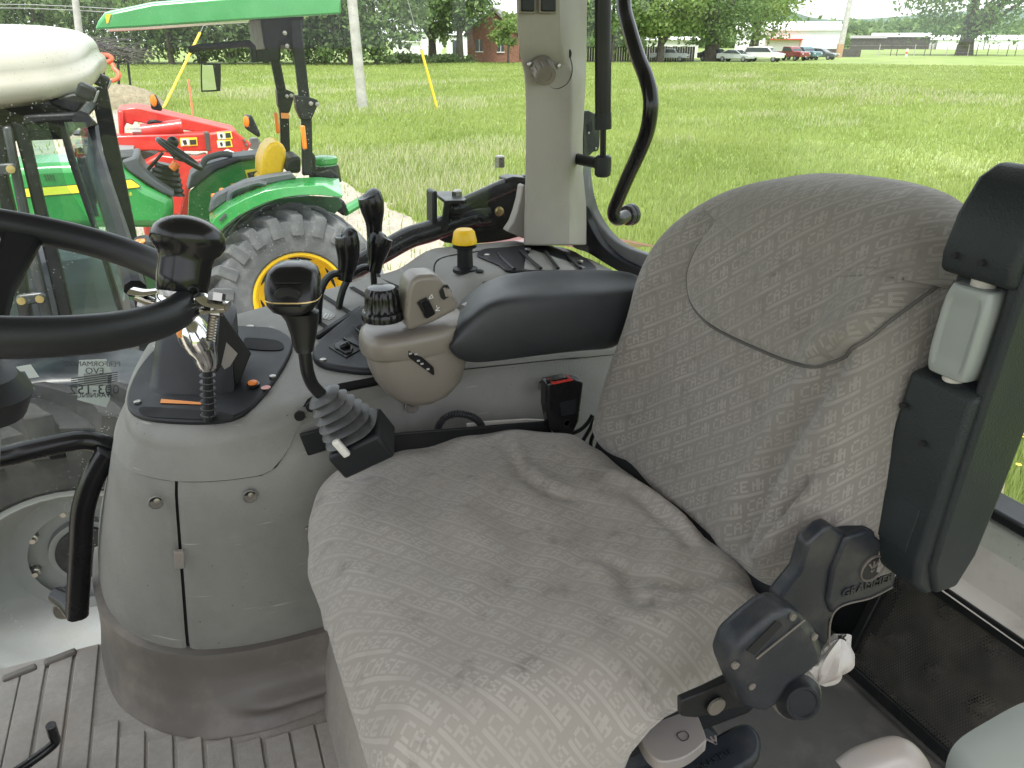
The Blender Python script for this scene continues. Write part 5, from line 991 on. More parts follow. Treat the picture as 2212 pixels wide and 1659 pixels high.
where = ['behind the cream roofed tractor at the left edge', 'behind the cream cab roof', 'above the middle of the cream cab roof', 'directly behind the grey leaning pole on the left', 'over the brush-covered frame', 'behind the front corner of the green canopy', 'behind the leaning yellow guy guard on the left', 'behind the green tractor mirror arm', 'behind the left roll bar post', 'behind the right roll bar post', 'just right of the green canopy posts', 'left of the tall grey utility pole', 'directly behind the tall grey utility pole', 'dark and low, right of the tall grey utility pole']
for k, (u, vb) in enumerate(row):
    tree(u, vb, 15-2*(k % 3), 5.6, .3 if k % 3 else .8, 'dense dark green tree '+where[k], 'leaf_dark' if k % 3 else 'leaf_mid', 3600 if k in (2, 3, 4, 5) else 4700, .34, 20+k, forks=3, nc=52, shell=.35)
tree(935, 134, 13, 5.0, 3.0, 'light green tree with a forked trunk, left of the brick house', 'leaf_light', 7000, .30, 50, trunk=.5, forks=4, nc=46)
tree(994, 136, 13, 4.2, 3.4, 'tree with a bare dark trunk touching the brick house', 'leaf_mid', 6500, .30, 51, trunk=.42, forks=4, nc=42)
tree(1098, 137, 5.4, 1.7, 2.2, 'small bright green tree in front of the brick house', 'leaf_light', 2600, .24, 52, trunk=.12, forks=2, nc=20)
tree(1320, 134, 13, 5.0, 2.0, 'green tree between the pillar and the gas strut', 'leaf_mid', 7000, .32, 53, trunk=.4, nc=42)
tree(1425, 134, 12, 5.0, 2.4, 'light green tree seen past the bent grab handle', 'leaf_light', 7000, .32, 54, trunk=.45, nc=40)
tree(1540, 132, 14, 6.0, 3.4, 'big willow-like tree with a thick leaning trunk', 'leaf_mid', 6500, .30, 55, trunk=.9, lean=-1.2, droop=.9, nc=44)
tree(1622, 130, 14, 6.0, 4.4, 'spreading willow-like tree over the white parked car', 'leaf_light', 6500, .30, 56, trunk=.6, lean=.8, droop=1.2, nc=44)
tree(2082, 119.5, 20, 11.0, 3.4, 'large round tree standing alone at the far fence', 'leaf_mid', 8500, .45, 57, trunk=1.3, forks=8, droop=.5, nc=90)
sh = thing('round_shrub', 'dark round shrub against the brick house wall', 'shrub', PZ(1102, 134, GZ)); quads('foliage', leaves(1800, tuple(PZ(1102, 134, GZ)+ZU*.9), (1.2, 1.2, .95), .2, 61, 18), 'leaf_dark', sh)
hg = thing('hedge', 'low dark scrub along the far edge of the field left of the house', 'hedge', PZ(920, 137, GZ)); Q = np.concatenate([leaves(500, tuple(PZ(u, 136.5, GZ)+ZU*.4), (2.0, 1.5, .6), .2, 200+u, 8) for u in range(850, 1000, 14)]); quads('foliage', Q, 'leaf_dark', hg)
# far wood and hill
fw_ = thing('far_treeline', 'far-off wood along the horizon on the right', 'wood', (300, 300, GZ), kind='stuff')
Q = np.concatenate([leaves(900, (math.sin(a)*D, math.cos(a)*D, GZ+3+1.0*math.sin(k*1.7)), (14, 14, 5+1.5*math.sin(k*2.3)), 1.3, 300+k, 20) for k, (a, D) in enumerate([(R(18+1.35*k), 330+30*math.sin(k*1.3)) for k in range(36)])]); quads('foliage', Q, 'leaf_mid', fw_)
hl = MB().grid(60, 6, lambda i, j: Vector((math.sin(R(20+40*i))*(1100+60*j), math.cos(R(20+40*i))*(1100+60*j), GZ+(30+26*math.exp(-((i-.46)/.07)**2)+6*math.sin(9*i))*math.sin(j*math.pi/2)))).build('hills', 'hill_wood', smooth=60); tag(hl, 'low wooded hill far off on the horizon', 'hill', kind='structure')
# ================================================================== brick house
hs0 = PZ(962, 133.5, GZ)
def far_frame(u, vb, ang=0):
    p = PZ(u, vb, GZ); a = math.atan2(p.x, p.y); rx = Vector((math.cos(a+ang), -math.sin(a+ang), 0)); fy = Vector((math.sin(a+ang), math.cos(a+ang), 0)); return p, rx, fy
hp_, hx, hy = far_frame(1010, 134.5, R(10))
house = thing('brick_house', 'small red brick house with a steep gable beyond the field', 'house', hp_)
def hv(a, b, z): return hp_+hx*a+hy*b+ZU*z
MB().prism([hv(0, 0, 0), hv(6.6, 0, 0), hv(6.6, 0, 3.3), hv(3.3, 0, 5.9), hv(0, 0, 3.3)], hy*7).build('wall', 'brick', house, smooth=0)
MB().prism([hv(5.2, 1.0, 0), hv(13, 1.0, 0), hv(13, 1.0, 2.9), hv(5.2, 1.0, 2.9)], hy*5.5).build('wall', 'brick', house, smooth=0)
rf_ = MB().prism([hv(-.4, -.3, 3.0), hv(3.3, -.3, 6.0), hv(7.0, -.3, 3.0), hv(7.0, -.3, 3.3), hv(3.3, -.3, 6.35), hv(-.4, -.3, 3.3)], hy*7.6).build('roof', 'roof_grey', house, smooth=0)
MB().prism([hv(5.0, .6, 2.85), hv(13.4, .6, 2.85), hv(13.4, 3.7, 4.6), hv(5.0, 3.7, 4.6)], ZU*.2).build('roof', 'roof_grey', house, smooth=0)
for a, z in ((1.55, 1.3), (4.3, 1.25)):
    w = MB().box(hv(a, -.03, z+.65), (.1, .1, .1)); w = MB().prism([hv(a-.4, -.04, z), hv(a+.4, -.04, z), hv(a+.4, -.04, z+1.35), hv(a-.4, -.04, z+1.35)], hy*.1).build('window', 'window_dark', house, smooth=0)
    MB().prism([hv(a-.5, -.1, z-.12), hv(a+.5, -.1, z-.12), hv(a+.5, -.1, z), hv(a-.5, -.1, z)], hy*.12).build('sill', 'white_wall', w, smooth=0); MB().prism([hv(a-.03, -.07, z), hv(a+.03, -.07, z), hv(a+.03, -.07, z+1.35), hv(a-.03, -.07, z+1.35)], hy*.04).build('frame', 'white_wall', w, smooth=0)
# ================================================================== far sheds, trailers, fences
def shed(u, vb, w, h, dpt, label, wall='white_wall', roof='white_wall', name='shed', cat='shed', ang=0, gable=.12, doors=0):
    p, rx, fy = far_frame(u, vb, ang); t = thing(name, label, cat, p); q = lambda a, b, z: p+rx*a+fy*b+ZU*z
    MB().prism([q(0, 0, 0), q(w, 0, 0), q(w, 0, h), q(0, 0, h)], fy*dpt).build('wall', wall, t, smooth=0)
    MB().prism([q(-.3, -.3, h), q(-.3, dpt/2, h+dpt*gable), q(-.3, dpt+.3, h)], rx*(w+.6)).build('roof', roof, t, smooth=0)
    for k in range(doors): MB().prism([q(w*(k+.6)/(doors+.2)-.6, -.05, 0), q(w*(k+.6)/(doors+.2)+.6, -.05, 0), q(w*(k+.6)/(doors+.2)+.6, -.05, h*.75), q(w*(k+.6)/(doors+.2)-.6, -.05, h*.75)], fy*.08).build('door', 'window_dark', t, smooth=0)
    return t
shed(1585, 121.5, 17, 4.1, 12, 'long white metal building behind the parked cars')
shed(965, 120.5, 9, 3.4, 5, 'white open-fronted building left of the bare tree trunk', doors=3)
shed(1395, 125, 8, 2.6, 4, 'white trailer half hidden by the trees right of the grab handle', name='trailer', cat='trailer')
def far_van(u, vb, label): return shed(u, vb, 4.2, 1.7, 2, label, name='parked_van', cat='van', gable=.05)
shed(850, 122, 4.6, 2.3, 2.2, 'white box truck at the edge of the dark trees', name='box_truck', cat='truck', gable=.02); shed(887, 121, 5.5, 1.2, 2, 'row of low white boats on trailers left of the house', name='trailer', cat='trailer', gable=.3); shed(912, 121, 3.5, 3.4, 2.2, 'white truck cab just right of the yellow guy guard', name='box_truck', cat='truck', gable=.02)
shed(1880, 106, 16, 3.4, 9, 'pale-roofed open shelter far across the airfield', 'dark_wood', 'white_wall')
for k, (u, w, lb) in enumerate(((1985, 14, 'leftmost of the far white hangars'), (2022, 12, 'middle far white hangar with a low roof'), (2050, 13, 'far white hangar just left of the lone tree'), (2125, 10, 'far white hangar right of the lone tree'), (2165, 9, 'small far white shed by the right edge'))): shed(u, 106+.8*(k % 2), w, 2.6, 9, lb, gable=.14)
shed(1835, 107.5, 9, 3.0, 6, 'low dark shed right of the leaning right-hand pole', 'dark_wood', 'roof_grey')
cn = thing('red_canopy', 'open red metal carport beside the white building', 'carport', PZ(1655, 122, GZ)); p, rx, fy = far_frame(1655, 122)
for a in (0, 5.2):
    for b in (0, 3): MB().tube([p+rx*a+fy*b, p+rx*a+fy*b+ZU*2.6], .08, 6).build('post', 'marker_red', cn)
MB().prism([p+rx*-.4+fy*-.4+ZU*2.6, p+rx*5.6+fy*-.4+ZU*2.6, p+rx*5.6+fy*3.4+ZU*2.8, p+rx*-.4+fy*3.4+ZU*2.8], ZU*.15).build('roof', 'red_paint', cn, smooth=0)
lw = MB().prism([PZ(1735, 123.5, GZ), PZ(1858, 123, GZ), PZ(1858, 123, GZ)+ZU*1.25, PZ(1735, 123.5, GZ)+ZU*1.25], (0, .4, 0)).build('dark_wall', 'dark_wood', smooth=0); tag(lw, 'low dark timber wall running behind the leaning pole', 'wall')
fp = thing('plank_fence', 'weathered dark board fence under the trees between pillar and grab handle', 'fence', PZ(1350, 132, GZ))
for k in range(44):
    u = 1262+k*5.4; b = PZ(u, 132.5, GZ); b2 = PZ(u+4.7, 132.5, GZ); h = 1.75+.12*random.random(); MB().prism([b, b2, b2+ZU*h, b+ZU*h], (.02, .06, 0)).build('plank', 'dark_wood', fp, smooth=0)
wf_ = thing('wire_fence', 'thin wire fence on leaning posts in front of the lone tree', 'fence', PZ(2000, 119.5, GZ))
ppx = [1770, 1808, 1850, 1897, 1923, 1936, 1974, 1996, 2009, 2044, 2062, 2070, 2090, 2108, 2132, 2154, 2174, 2192, 2212]
for k, u in enumerate(ppx): b = PZ(u, 121, GZ); MB().tube([b, b+Vector((random.uniform(-.12, .12), 0, 1.9))], .07, 6).build('post', 'dark_wood' if k % 3 else 'pole_wood', wf_)
for z in (.6, 1.1, 1.7): MB().tube([PZ(u, 121, GZ)+ZU*z for u in (1770, 1900, 2000, 2100, 2212)], .012, 4).build('wire', 'wire', wf_)
mk = thing('marker_post', 'short red and white striped marker post by the far fence', 'marker', PZ(1957, 123, GZ)); b = PZ(1957, 123, GZ)
for k in range(3): MB().tube([b+ZU*.42*k, b+ZU*.42*(k+1)], .17, 8).build('band', 'white_wall' if k % 2 == 0 else 'marker_red', mk)
# ================================================================== poles and guy guards
def pole(px, dist_v, r0, r1, label, mat='pole_wood', H=11, lean=(0, 0), name='utility_pole'):
    b = PZ(px, dist_v, GZ); t = thing(name, label, 'pole', b); MB().tube([b-ZU*.3, b+Vector((lean[0]*.5, lean[1]*.5, H*.5)), b+Vector((lean[0], lean[1], H))], [r0, (r0+r1)/2, r1], 14).build('shaft', mat, t); return t
pole(784, 236, .215, .15, 'tall grey wooden utility pole beside the green tractor', lean=(-.3, 0))
pl_ = pole(1811, 124, .5, .34, 'pale leaning pole with a rusty foot near the parked cars', H=14, lean=(1.0, 0)); b = PZ(1811, 124, GZ); MB().tube([b, b+Vector((.05, 0, 2.0))], .53, 12).build('rusty_foot', 'pole_rust', pl_)
b = Vector((-3.6, 40, GZ)); bb = PW(174, 95, 38); tt = PW(158, -40, 37); lp = thing('utility_pole', 'thin grey pole leaning behind the cream cab roof', 'pole', bb); dd_ = (tt-bb); MB().tube([bb-dd_*.9, tt], [.20, .15], 12).build('shaft', 'pole_wood', lp)
def guy(ub, vb, ut, vt, wt, label):
    b = PZ(ub, vb, GZ); t_ = PW(ut, vt, (b-CAM).dot(FW)+wt); th_ = thing('guy_guard', label, 'guy guard', b, 'yellow guards on the guy wires'); MB().tube([b, t_], .055, 8).build('guard_sleeve', 'guy_yellow', th_); d_ = t_-b; MB().tube([t_, t_+d_*1.6], .016, 5).build('guy_wire', 'wire', th_); MB().tube([b, b-d_*.10], .02, 6).build('anchor_rod', 'pole_wood', th_)
guy(945, 236, 910, 108, -1.0, 'yellow guy wire guard right of the utility pole'); guy(352, 236, 432, 71, 2.0, 'yellow guy wire guard leaning behind the green tractor mirror')
sk_ = MB().tube([PZ(417, 252, GZ), PW(407, 172, (PZ(417, 252, GZ)-CAM).dot(FW))], .035, 8).build('field_stake', 'marker_red'); tag(sk_, 'thin red stake standing in the grass behind the red implement', 'stake')
ln = thing('overhead_line', 'thin overhead wires crossing the top left corner', 'wire', PW(0, 0, 38))
for dv in (0, 8): MB().tube([PW(-120, 8+dv, 38), PW(60, 10+dv, 38), PW(160, 14+dv, 38), PW(330, 24+dv, 38)], .02, 4).build('wire', 'wire', ln)
# brush-covered frame with a red hose by the yard
bf = thing('brush_frame', 'thin metal stand heaped with dead brush and a red hose', 'stand', PZ(250, 226, GZ)); wB = (PZ(262, 226, GZ)-CAM).dot(FW)
for a, b in (((255, 130), (258, 222)), ((275, 125), (287, 232)), ((214, 170), (217, 196)), ((222, 120), (226, 200))): MB().tube([PW(*a, wB), PW(*b, wB)], .055, 7).build('stand_leg', 'cab_black', bf)
MB().tube([PW(222, 125, wB), PW(255, 135, wB), PW(282, 128, wB)], .05, 7).build('stand_rail', 'cab_black', bf)
tw_ = MB()
for k in range(260):
    p = PW(random.uniform(185, 278), 0, wB); u = random.uniform(180, 282); v = 92+(u-180)*.30+random.gauss(0, 7); p = PW(u, v, wB+random.uniform(-1, 1)); q = p+Vector((random.gauss(.5, .6), random.gauss(0, .5), random.gauss(-.12, .22))); tw_.tube([p, q], [.022, .008], 3, cap=False)
o = tw_.build('dead_brush', 'dark_wood', bf, smooth=0); o['kind'] = 'stuff'
hz_ = spline([PW(u, v, wB-1) for u, v in ((218, 118), (235, 120), (242, 128), (228, 136))], 5); MB().tube(hz_, .09, 8).build('hose', 'marker_red', bf)
MB().tube(spline([PW(u, v, wB-1) for u, v in ((243, 138), (247, 148), (256, 158), (255, 168), (245, 174), (230, 174))], 5), .09, 8).build('hose', 'marker_red', bf)
sb = thing('straw_bale', 'weathered heap of straw at the foot of the metal stand', 'straw', PZ(245, 232, GZ)); pb = PZ(262, 232, GZ)
MB().grid(14, 14, lambda i, j: pb+Vector(((i-.5)*3.6, (j-.5)*2.5, .9*math.sin(math.pi*i)**.6*math.sin(math.pi*j)**.6+.08*math.sin(30*i)*math.sin(27*j)))).build('heap', 'straw', sb, smooth=60)
# wooden post just behind the rear window
wp_ = MB().tube([(lambda a_, b_: a_+(a_-b_)*((a_.z-GZ+.2)/(b_.z-a_.z)))(PW(2118, 1180, 2.0), PW(2200, 720, 2.0)), PW(2150, 1000, 2.0), PW(2200, 720, 2.0)], [.036, .029, .027], 10).build('wooden_post', 'weathered_wood'); tag(wp_, 'weathered brown wooden post seen low in the rear window', 'post')
# ================================================================== parked cars (about 120 m off)
def car(u, vb, ang, L_, W_, Hh, label, col, kind='suv'):
    p, rx, fy = far_frame(u, vb, ang); t = thing('parked_car' if kind != 'pickup' else 'parked_pickup', label, 'car' if kind != 'pickup' else 'pickup', p, 'cars parked along the far tree line'); q = lambda a, b, z: p+rx*a+fy*b+ZU*z
    pr = {'suv': [(-.5, .25), (.5, .25), (.5, .5), (.47, .56), (.28, .62), (.15, .97), (-.1, 1), (-.44, .97), (-.5, .6)], 'sedan': [(-.5, .25), (.5, .25), (.5, .48), (.46, .56), (.24, .64), (.08, .97), (-.16, 1), (-.38, .7), (-.5, .66)], 'pickup': [(-.5, .28), (.5, .28), (.5, .6), (.46, .64), (.25, .66), (.14, .98), (-.08, 1), (-.12, .66), (-.5, .64)]}[kind]
    MB().prism([q(a*L_, -W_/2, z*Hh) for a, z in pr], fy*W_).build('body', col, t, bevel=.08)
    gl = {'suv': [(.26, .64), (.14, .92), (-.40, .92), (-.45, .64)], 'sedan': [(.22, .66), (.07, .93), (-.15, .95), (-.34, .70)], 'pickup': [(.22, .68), (.13, .93), (-.07, .94), (-.09, .68)]}[kind]
    MB().prism([q(a*L_, -W_/2-.02, z*Hh) for a, z in gl], fy*(W_+.04)).build('side_window', 'window_dark', t, smooth=0)
    ws = gl[:2]; MB().prism([q(a*L_+.10, -W_/2*.85, z*Hh) for a, z in ws]+[q(a*L_+.10, W_/2*.85, z*Hh) for a, z in ws[::-1]], rx*.04).build('windscreen', 'window_dark', t, smooth=0)
    for a in (-.31, .32):
        for b in (-W_/2, W_/2-.2): w = MB().lathe([(.33, 0), (.35, .05), (.35, .17), (.33, .2)], q(a*L_, b, .35), fy, 16).build('wheel', 'tyre', t); MB().lathe([(.2, -.02), (.05, -.03)], q(a*L_, b, .35), fy, 12).build('rim', 'rim_silver', w)
    for b in (-.35, .35): MB().box(q(L_/2, b*W_, .5*Hh), (.12, .3, .14)).build('headlight', 'white_wall', t)
    MB().box(q(L_/2+.03, 0, .3*Hh), (.1, .1, .1)).build('bumper', 'white_wall' if kind == 'pickup' else col, t)
    for b in (-.4, .4): MB().box(q(-L_/2, b*W_, .58*Hh), (.08, .2, .2)).build('tail_light', 'tail_red', t)
car(1648, 133.5, R(18), 4.9, 1.95, 1.85, 'white sport utility car parked nearest the field', 'car_white')
car(1704, 131, R(40), 5.4, 1.95, 1.8, 'dark red pickup parked between the white car and the teal pickup', 'car_red', 'pickup')
car(1732, 129.5, R(42), 5.4, 1.95, 1.75, 'dark teal pickup parked beside the red one', 'car_teal', 'pickup')
car(1770, 129, R(20), 4.7, 1.85, 1.55, 'dark grey saloon car at the right end of the parked row', 'car_grey', 'sedan')
car(1588, 133.5, R(25), 4.6, 1.85, 1.5, 'silver car half hidden under the willow-like trees', 'car_silver', 'sedan'); car(1545, 132, R(30), 4.7, 1.85, 1.6, 'black car in the shade of the thick leaning trunk', 'car_black', 'sedan')
car(1445, 133, R(10), 4.8, 1.9, 1.6, 'old silver pickup showing its red tail light by the board fence', 'car_silver', 'pickup')
# ================================================================== shared wheel builder (axis along y, face towards -y)
def wheel(par, c, Rt, Rr, W_, rim_mat, tyre_mat, lugs=22, dish=.1, hub=.12, name='rear_wheel', face=-1, bolts=8, slots=0):
    c = Vector(c); w = bpy.data.objects.new(name, None); COL.objects.link(w); w.location = c; under(w, par) if par else None
    w.location = c
    prof = [(Rr, -W_*.38), (Rr+.03, -W_*.46), (Rt*.80, -W_*.52), (Rt*.88, -W_*.50), (Rt-.075, -W_*.43), (Rt-.058, -W_*.25), (Rt-.052, 0), (Rt-.058, W_*.25), (Rt-.075, W_*.43), (Rt*.88, W_*.50), (Rt*.80, W_*.52), (Rr+.03, W_*.46), (Rr, W_*.38)]
    ty = MB().lathe(prof, c, (0, 1, 0), 56, cap=False).build('tyre', tyre_mat, None, smooth=40); ty.parent = w; ty.matrix_parent_inverse = Matrix.Translation(c).inverted()
    for sgn in ((-1, 1) if lugs else ()):
        m = MB(); rings = []
        for k in range(7):
            t = k/6; yy = sgn*W_*(.02+.49*t); th_ = .0+.34*t; r_ = Rt-.0*t-(.0 if t < .8 else .035*(t-.8)/.2); hw = lerp(.022, .045, t)/Rt; low = Rt-.085-.05*max(0, t-.75)*4
            rings.append([Vector((rr_*math.sin(th_+a), yy, rr_*math.cos(th_+a))) for rr_, a in ((low, -hw*1.5), (r_, -hw), (r_, hw), (low, hw*1.5))])
        # fold the outer end down over the shoulder
        last = rings[-1]; rings.append([Vector((p.x*.90, p.y*1.04, p.z*.90)) for p in last])
        m.loft(rings); base = m.build('tread_lug', tyre_mat, None, smooth=30, bevel=.006)
        for k in range(lugs):
            o = base if k == 0 else base.copy()
            if k: COL.objects.link(o)
            o.parent = ty; o.matrix_parent_inverse = Matrix.Identity(4); o.matrix_basis = Matrix.Translation(c) @ Matrix.Rotation(2*math.pi*(k+(.5 if sgn > 0 else 0))/lugs, 4, 'Y')
    f = face; rp = [(Rr+.012, f*W_*.40), (Rr+.012, f*W_*.43), (Rr-.008, f*W_*.43), (Rr-.02, f*W_*.40), (Rr-.035, f*W_*.30), (Rr-.045, f*W_*.16), (Rr-.09, f*(W_*.16-dish*.5)), (Rr*.62, f*(W_*.14-dish*.9)), (Rr*.45, f*(W_*.14-dish)), (hub*1.25, f*(W_*.14-dish)), (hub*1.2, f*(W_*.14-dish+.03)), (.001, f*(W_*.14-dish+.03))]
    rm = MB().lathe(rp, c, (0, 1, 0), 48, cap=False).build('rim', rim_mat, None, smooth=30); rm.parent = w; rm.matrix_parent_inverse = Matrix.Translation(c).inverted()
    rp2 = [(Rr, -f*W_*.40), (Rr-.04, -f*W_*.2), (Rr*.5, -f*W_*.1)]; b2 = MB().lathe(rp2, c, (0, 1, 0), 40, cap=False).build('rim_back', rim_mat, None); b2.parent = rm
    hb = MB().lathe([(hub, f*(W_*.14-dish+.02)), (hub, f*(W_*.14-dish+.045)), (hub*.8, f*(W_*.14-dish+.055)), (.001, f*(W_*.14-dish+.056))], c, (0, 1, 0), 28).build('hub', 'cab_black' if rim_mat != 'yellow_paint' else 'yellow_paint', None); hb.parent = rm
    for k in range(bolts):
        a = 2*math.pi*(k+.3)/bolts; b = MB().lathe([(.018, 0), (.018, f*.03), (.011, f*.032), (.011, f*.05)], c+Vector((hub*1.75*math.cos(a), f*(W_*.14-dish), hub*1.75*math.sin(a))), (0, 1, 0), 8).build('wheel_bolt', 'steel', None, smooth=0); b.parent = rm
    for k in range(slots):
        a = 2*math.pi*(k+.35)/slots; t_ = Vector((-math.sin(a), 0, math.cos(a))); n_ = Vector((math.cos(a), 0, math.sin(a))); cc = c+n_*(Rr-.068)+Vector((0, f*(W_*.16-dish*.22), 0)); s_ = MB().prism(spline([cc+t_*x+n_*z for x, z in ((-.10, -.006), (-.04, .012), (.04, .012), (.10, -.006), (0, -.014))], 3, True), (0, f*.012, 0)).build('rim_slot', 'void', None); s_.parent = rm
    return w
t1 = CR(180, 280, 5.821); t2 = CR(480, 380, 5.183); t3 = CR(0, 300, 3.319); t0 = CR(0, 0, 5.53); cS = CR(0, 0, 3.16)
# ================================================================== GREEN TRACTOR (faces left)
gt_ = thing('green_tractor', 'open green tractor with yellow seat and rims, under a green canopy', 'tractor', (.75, 7.1, GZ))
wheel(gt_, (.76, 6.44, -.73), .715, .365, .44, 'yellow_paint', 'tyre_dusty', 22, .10, .11, slots=6)
wheel(gt_, (.76, 7.80, -.73), .715, .365, .44, 'yellow_paint', 'tyre_dusty', 0, .10, .11, face=1, bolts=0)
for y_ in (6.55, 7.65): wheel(gt_, (-1.15, y_, GZ+.45), .45, .22, .28, 'yellow_paint', 'tyre_dusty', 0, .05, .07, 'front_wheel', -1, 0)
def gp(poly, y, dy, name, mat, bevel=.012, par=None): return MB().prism([PY(u, v, y) for u, v in poly], (0, dy, 0)).build(name, mat, par or gt_, bevel=bevel, seg=3)
MB().box((-.2, 7.1, -.62), (2.0, .55, .5)).build('chassis', 'green_dark', gt_, bevel=.03); MB().box((.76, 7.1, -.7), (.35, 1.1, .3)).build('rear_axle', 'green_dark', gt_, bevel=.03)
hood = gp([t1(*k) for k in ((-1300, 1700), (-1350, 1100), (-1250, 900), (-900, 780), (-300, 750), (360, 735), (715, 715), (790, 845), (870, 900), (1100, 1085), (1490, 1255), (1480, 1500), (1380, 1700))], 6.78, .64, 'hood', 'green_paint', .07)
gp([t1(*k) for k in ((-700, 1120), (450, 1035), (860, 985), (985, 1075), (980, 1095), (490, 1145), (-700, 1240))], 6.774, .003, 'hood_stripe', 'yellow_decal', 0, hood)
gp([t1(*k) for k in ((-700, 1110), (450, 1027), (868, 975), (1000, 1078), (985, 1105), (490, 1155), (-700, 1250))], 6.776, .003, 'stripe_border', 'black_print', 0, hood)
lt = PY(*t1(680, 1225), 6.774); lettering('JOHN DEERE', lt, (1, 0, .12), (0, 0, 1), .034, 'maker_name', 'yellow_decal', hood); gp([t1(*k) for k in ((515, 1225), (575, 1215), (585, 1285), (525, 1295))], 6.774, .003, 'emblem', 'yellow_decal', 0, hood); gp([t1(*k) for k in ((590, 1240), (685, 1235), (690, 1255), (590, 1262))], 6.774, .003, 'model_plate', 'yellow_decal', 0, hood)
for k in range(4): gp([t3(365+22*k, 455), t3(375+22*k, 452), t3(392+22*k, 500), t3(382+22*k, 503)], 6.774, .004, 'hood_louvre', 'green_dark', 0, hood)
gp([t1(*k) for k in ((720, 720), (930, 650), (985, 685), (990, 760), (1080, 900), (1250, 1020), (1490, 1180), (1490, 1252), (1300, 1175), (870, 898), (800, 840))], 6.80, .60, 'dash_cowl', 'grey_vinyl', .03)
gp([t1(*k) for k in ((340, 715), (700, 690), (930, 655), (860, 640), (640, 655), (350, 690))], 6.9, .45, 'hood_gap', 'black_print', .01)
pa_, pb_ = PY(*t1(1390, 760), 7.1), PY(*t1(1330, 1150), 7.1); MB().tube([pa_.lerp(pb_, k/11) for k in range(12)], [lerp(.085, .17, k/11)*(1 if k % 2 else .9) for k in range(12)], 16).build('column_boot', 'black_satin', gt_)
sA, sB = PY(*t1(1250, 400), 7.08), PY(*t1(1870, 815), 7.08); sc0 = (sA+sB)/2; se = (sB-sA).normalized(); rs = (sB-sA).length/2; ring = [sc0+se*rs*math.cos(q)+Vector((0, 1, 0))*rs*.95*math.sin(q) for q in (2*math.pi*k/48 for k in range(49))]
gw = MB().tube(ring, .021, 10, cap=False).build('steering_wheel', 'black_satin', gt_); 
nrm_ = se.cross(Vector((0, 1, 0))).normalized(); nrm_ = nrm_ if nrm_.z > 0 else -nrm_
for q in (.4, 2.7, 4.7): MB().tube([sc0-nrm_*.05, sc0+(se*math.cos(q)+Vector((0, 1, 0))*math.sin(q))*rs*.95], .02, 8, flat=.5).build('spoke', 'black_satin', gw)
MB().tube([PY(*t1(1450, 830), 7.0), PY(*t1(1525, 745), 7.0)], [.03, .035], 10).build('signal_knob', 'orange_plastic', gt_); MB().ball(PY(*t1(1465, 440), 7.3), .05, 12).build('spinner', 'black_satin', gt_); MB().tube([PY(*t1(1090, 860), 7.1), PY(*t1(1320, 590), 7.1)], .013, 8).build('hand_lever', 'black_satin', gt_)
st_ = gp([c2(*k) for k in ((415, 1225), (418, 1120), (450, 1035), (490, 992), (530, 980), (572, 995), (596, 1040), (592, 1120), (575, 1205))], 6.88, .42, 'seat_back', 'yellow_plastic', .05)
gp([c2(*k) for k in ((400, 1260), (430, 1225), (590, 1215), (600, 1250), (440, 1300))], 6.9, .40, 'seat_cushion', 'yellow_plastic', .03)
# fenders
lo_ = [t2(*k) for k in ((330, 1060), (430, 960), (600, 830), (800, 725), (1000, 640), (1200, 590), (1400, 562), (1650, 558), (1900, 585))]; up_ = [t2(*k) for k in ((235, 960), (290, 860), (470, 720), (700, 600), (950, 500), (1200, 460), (1450, 440), (1700, 430), (1960, 570))]; in_ = [t2(*k) for k in ((225, 800), (290, 740), (470, 600), (700, 500), (940, 425), (1180, 360), (1380, 335), (1640, 325), (1905, 345))]
secs = []
for a, b, c in zip(lo_, up_, in_): A, B, C_ = PY(*a, 6.16), PY(*b, 6.17), PY(*c, 6.50); secs.append([A, B, C_, C_+Vector((0, .12, -.03)), C_+Vector((0, .12, -.09)), C_+Vector((0, 0, -.07)), B+Vector((0, .03, -.03)), A+Vector((0, .03, 0))])
fn_ = MB().loft(secs).build('fender', 'green_paint', gt_, smooth=50, bevel=.006)
gp([t2(*k) for k in ((400, 1000), (700, 780), (1100, 610), (1500, 570), (1900, 590), (1950, 700), (1850, 800), (1800, 1100), (400, 1300), (330, 1100))], 6.68, .02, 'fender_wall', 'green_dark', 0)
gp([t2(*k) for k in ((220, 800), (255, 630), (320, 555), (480, 475), (700, 375), (1000, 312), (1290, 268), (1360, 340), (1330, 352), (1000, 420), (900, 440), (560, 585), (470, 625))], 6.45, .12, 'fender_cover', 'grey_vinyl', .02)
MB().tube(spline([PY(*t2(*k), 6.42) for k in ((485, 640), (490, 560), (540, 500), (700, 440), (850, 400), (960, 420))], 5), .022, 8).build('grab_rail', 'grey_vinyl', gt_)
gp([t2(*k) for k in ((345, 885), (430, 790), (455, 820), (375, 895))], 6.15, .01, 'fender_reflector', 'grey_vinyl', .002)
ff = gp([t2(*k) for k in ((-60, 1000), (-40, 520), (60, 430), (300, 240), (600, 120), (950, 70), (950, 330), (560, 440), (300, 600), (230, 960))], 7.62, .03, 'far_fender', 'green_paint', .01)
gp([t2(*k) for k in ((-60, 500), (-10, 300), (50, 245), (220, 150), (500, 70), (950, 15), (950, 75), (600, 125), (300, 245), (60, 440))], 7.55, .35, 'far_fender_cover', 'grey_vinyl', .03); MB().tube(spline([PY(*t2(*k), 7.58) for k in ((130, 190), (170, 100), (250, 60), (400, 25), (520, 40))], 5), .028, 8).build('grab_rail', 'grey_vinyl', gt_)
gp([t2(*k) for k in ((685, 235), (880, 205), (880, 330), (720, 365))], 7.56, .004, 'warning_decal', 'yellow_decal', 0, ff); gp([t2(*k) for k in ((715, 270), (880, 240), (880, 320), (735, 350))], 7.553, .004, 'warning_print', 'black_print', 0, ff)
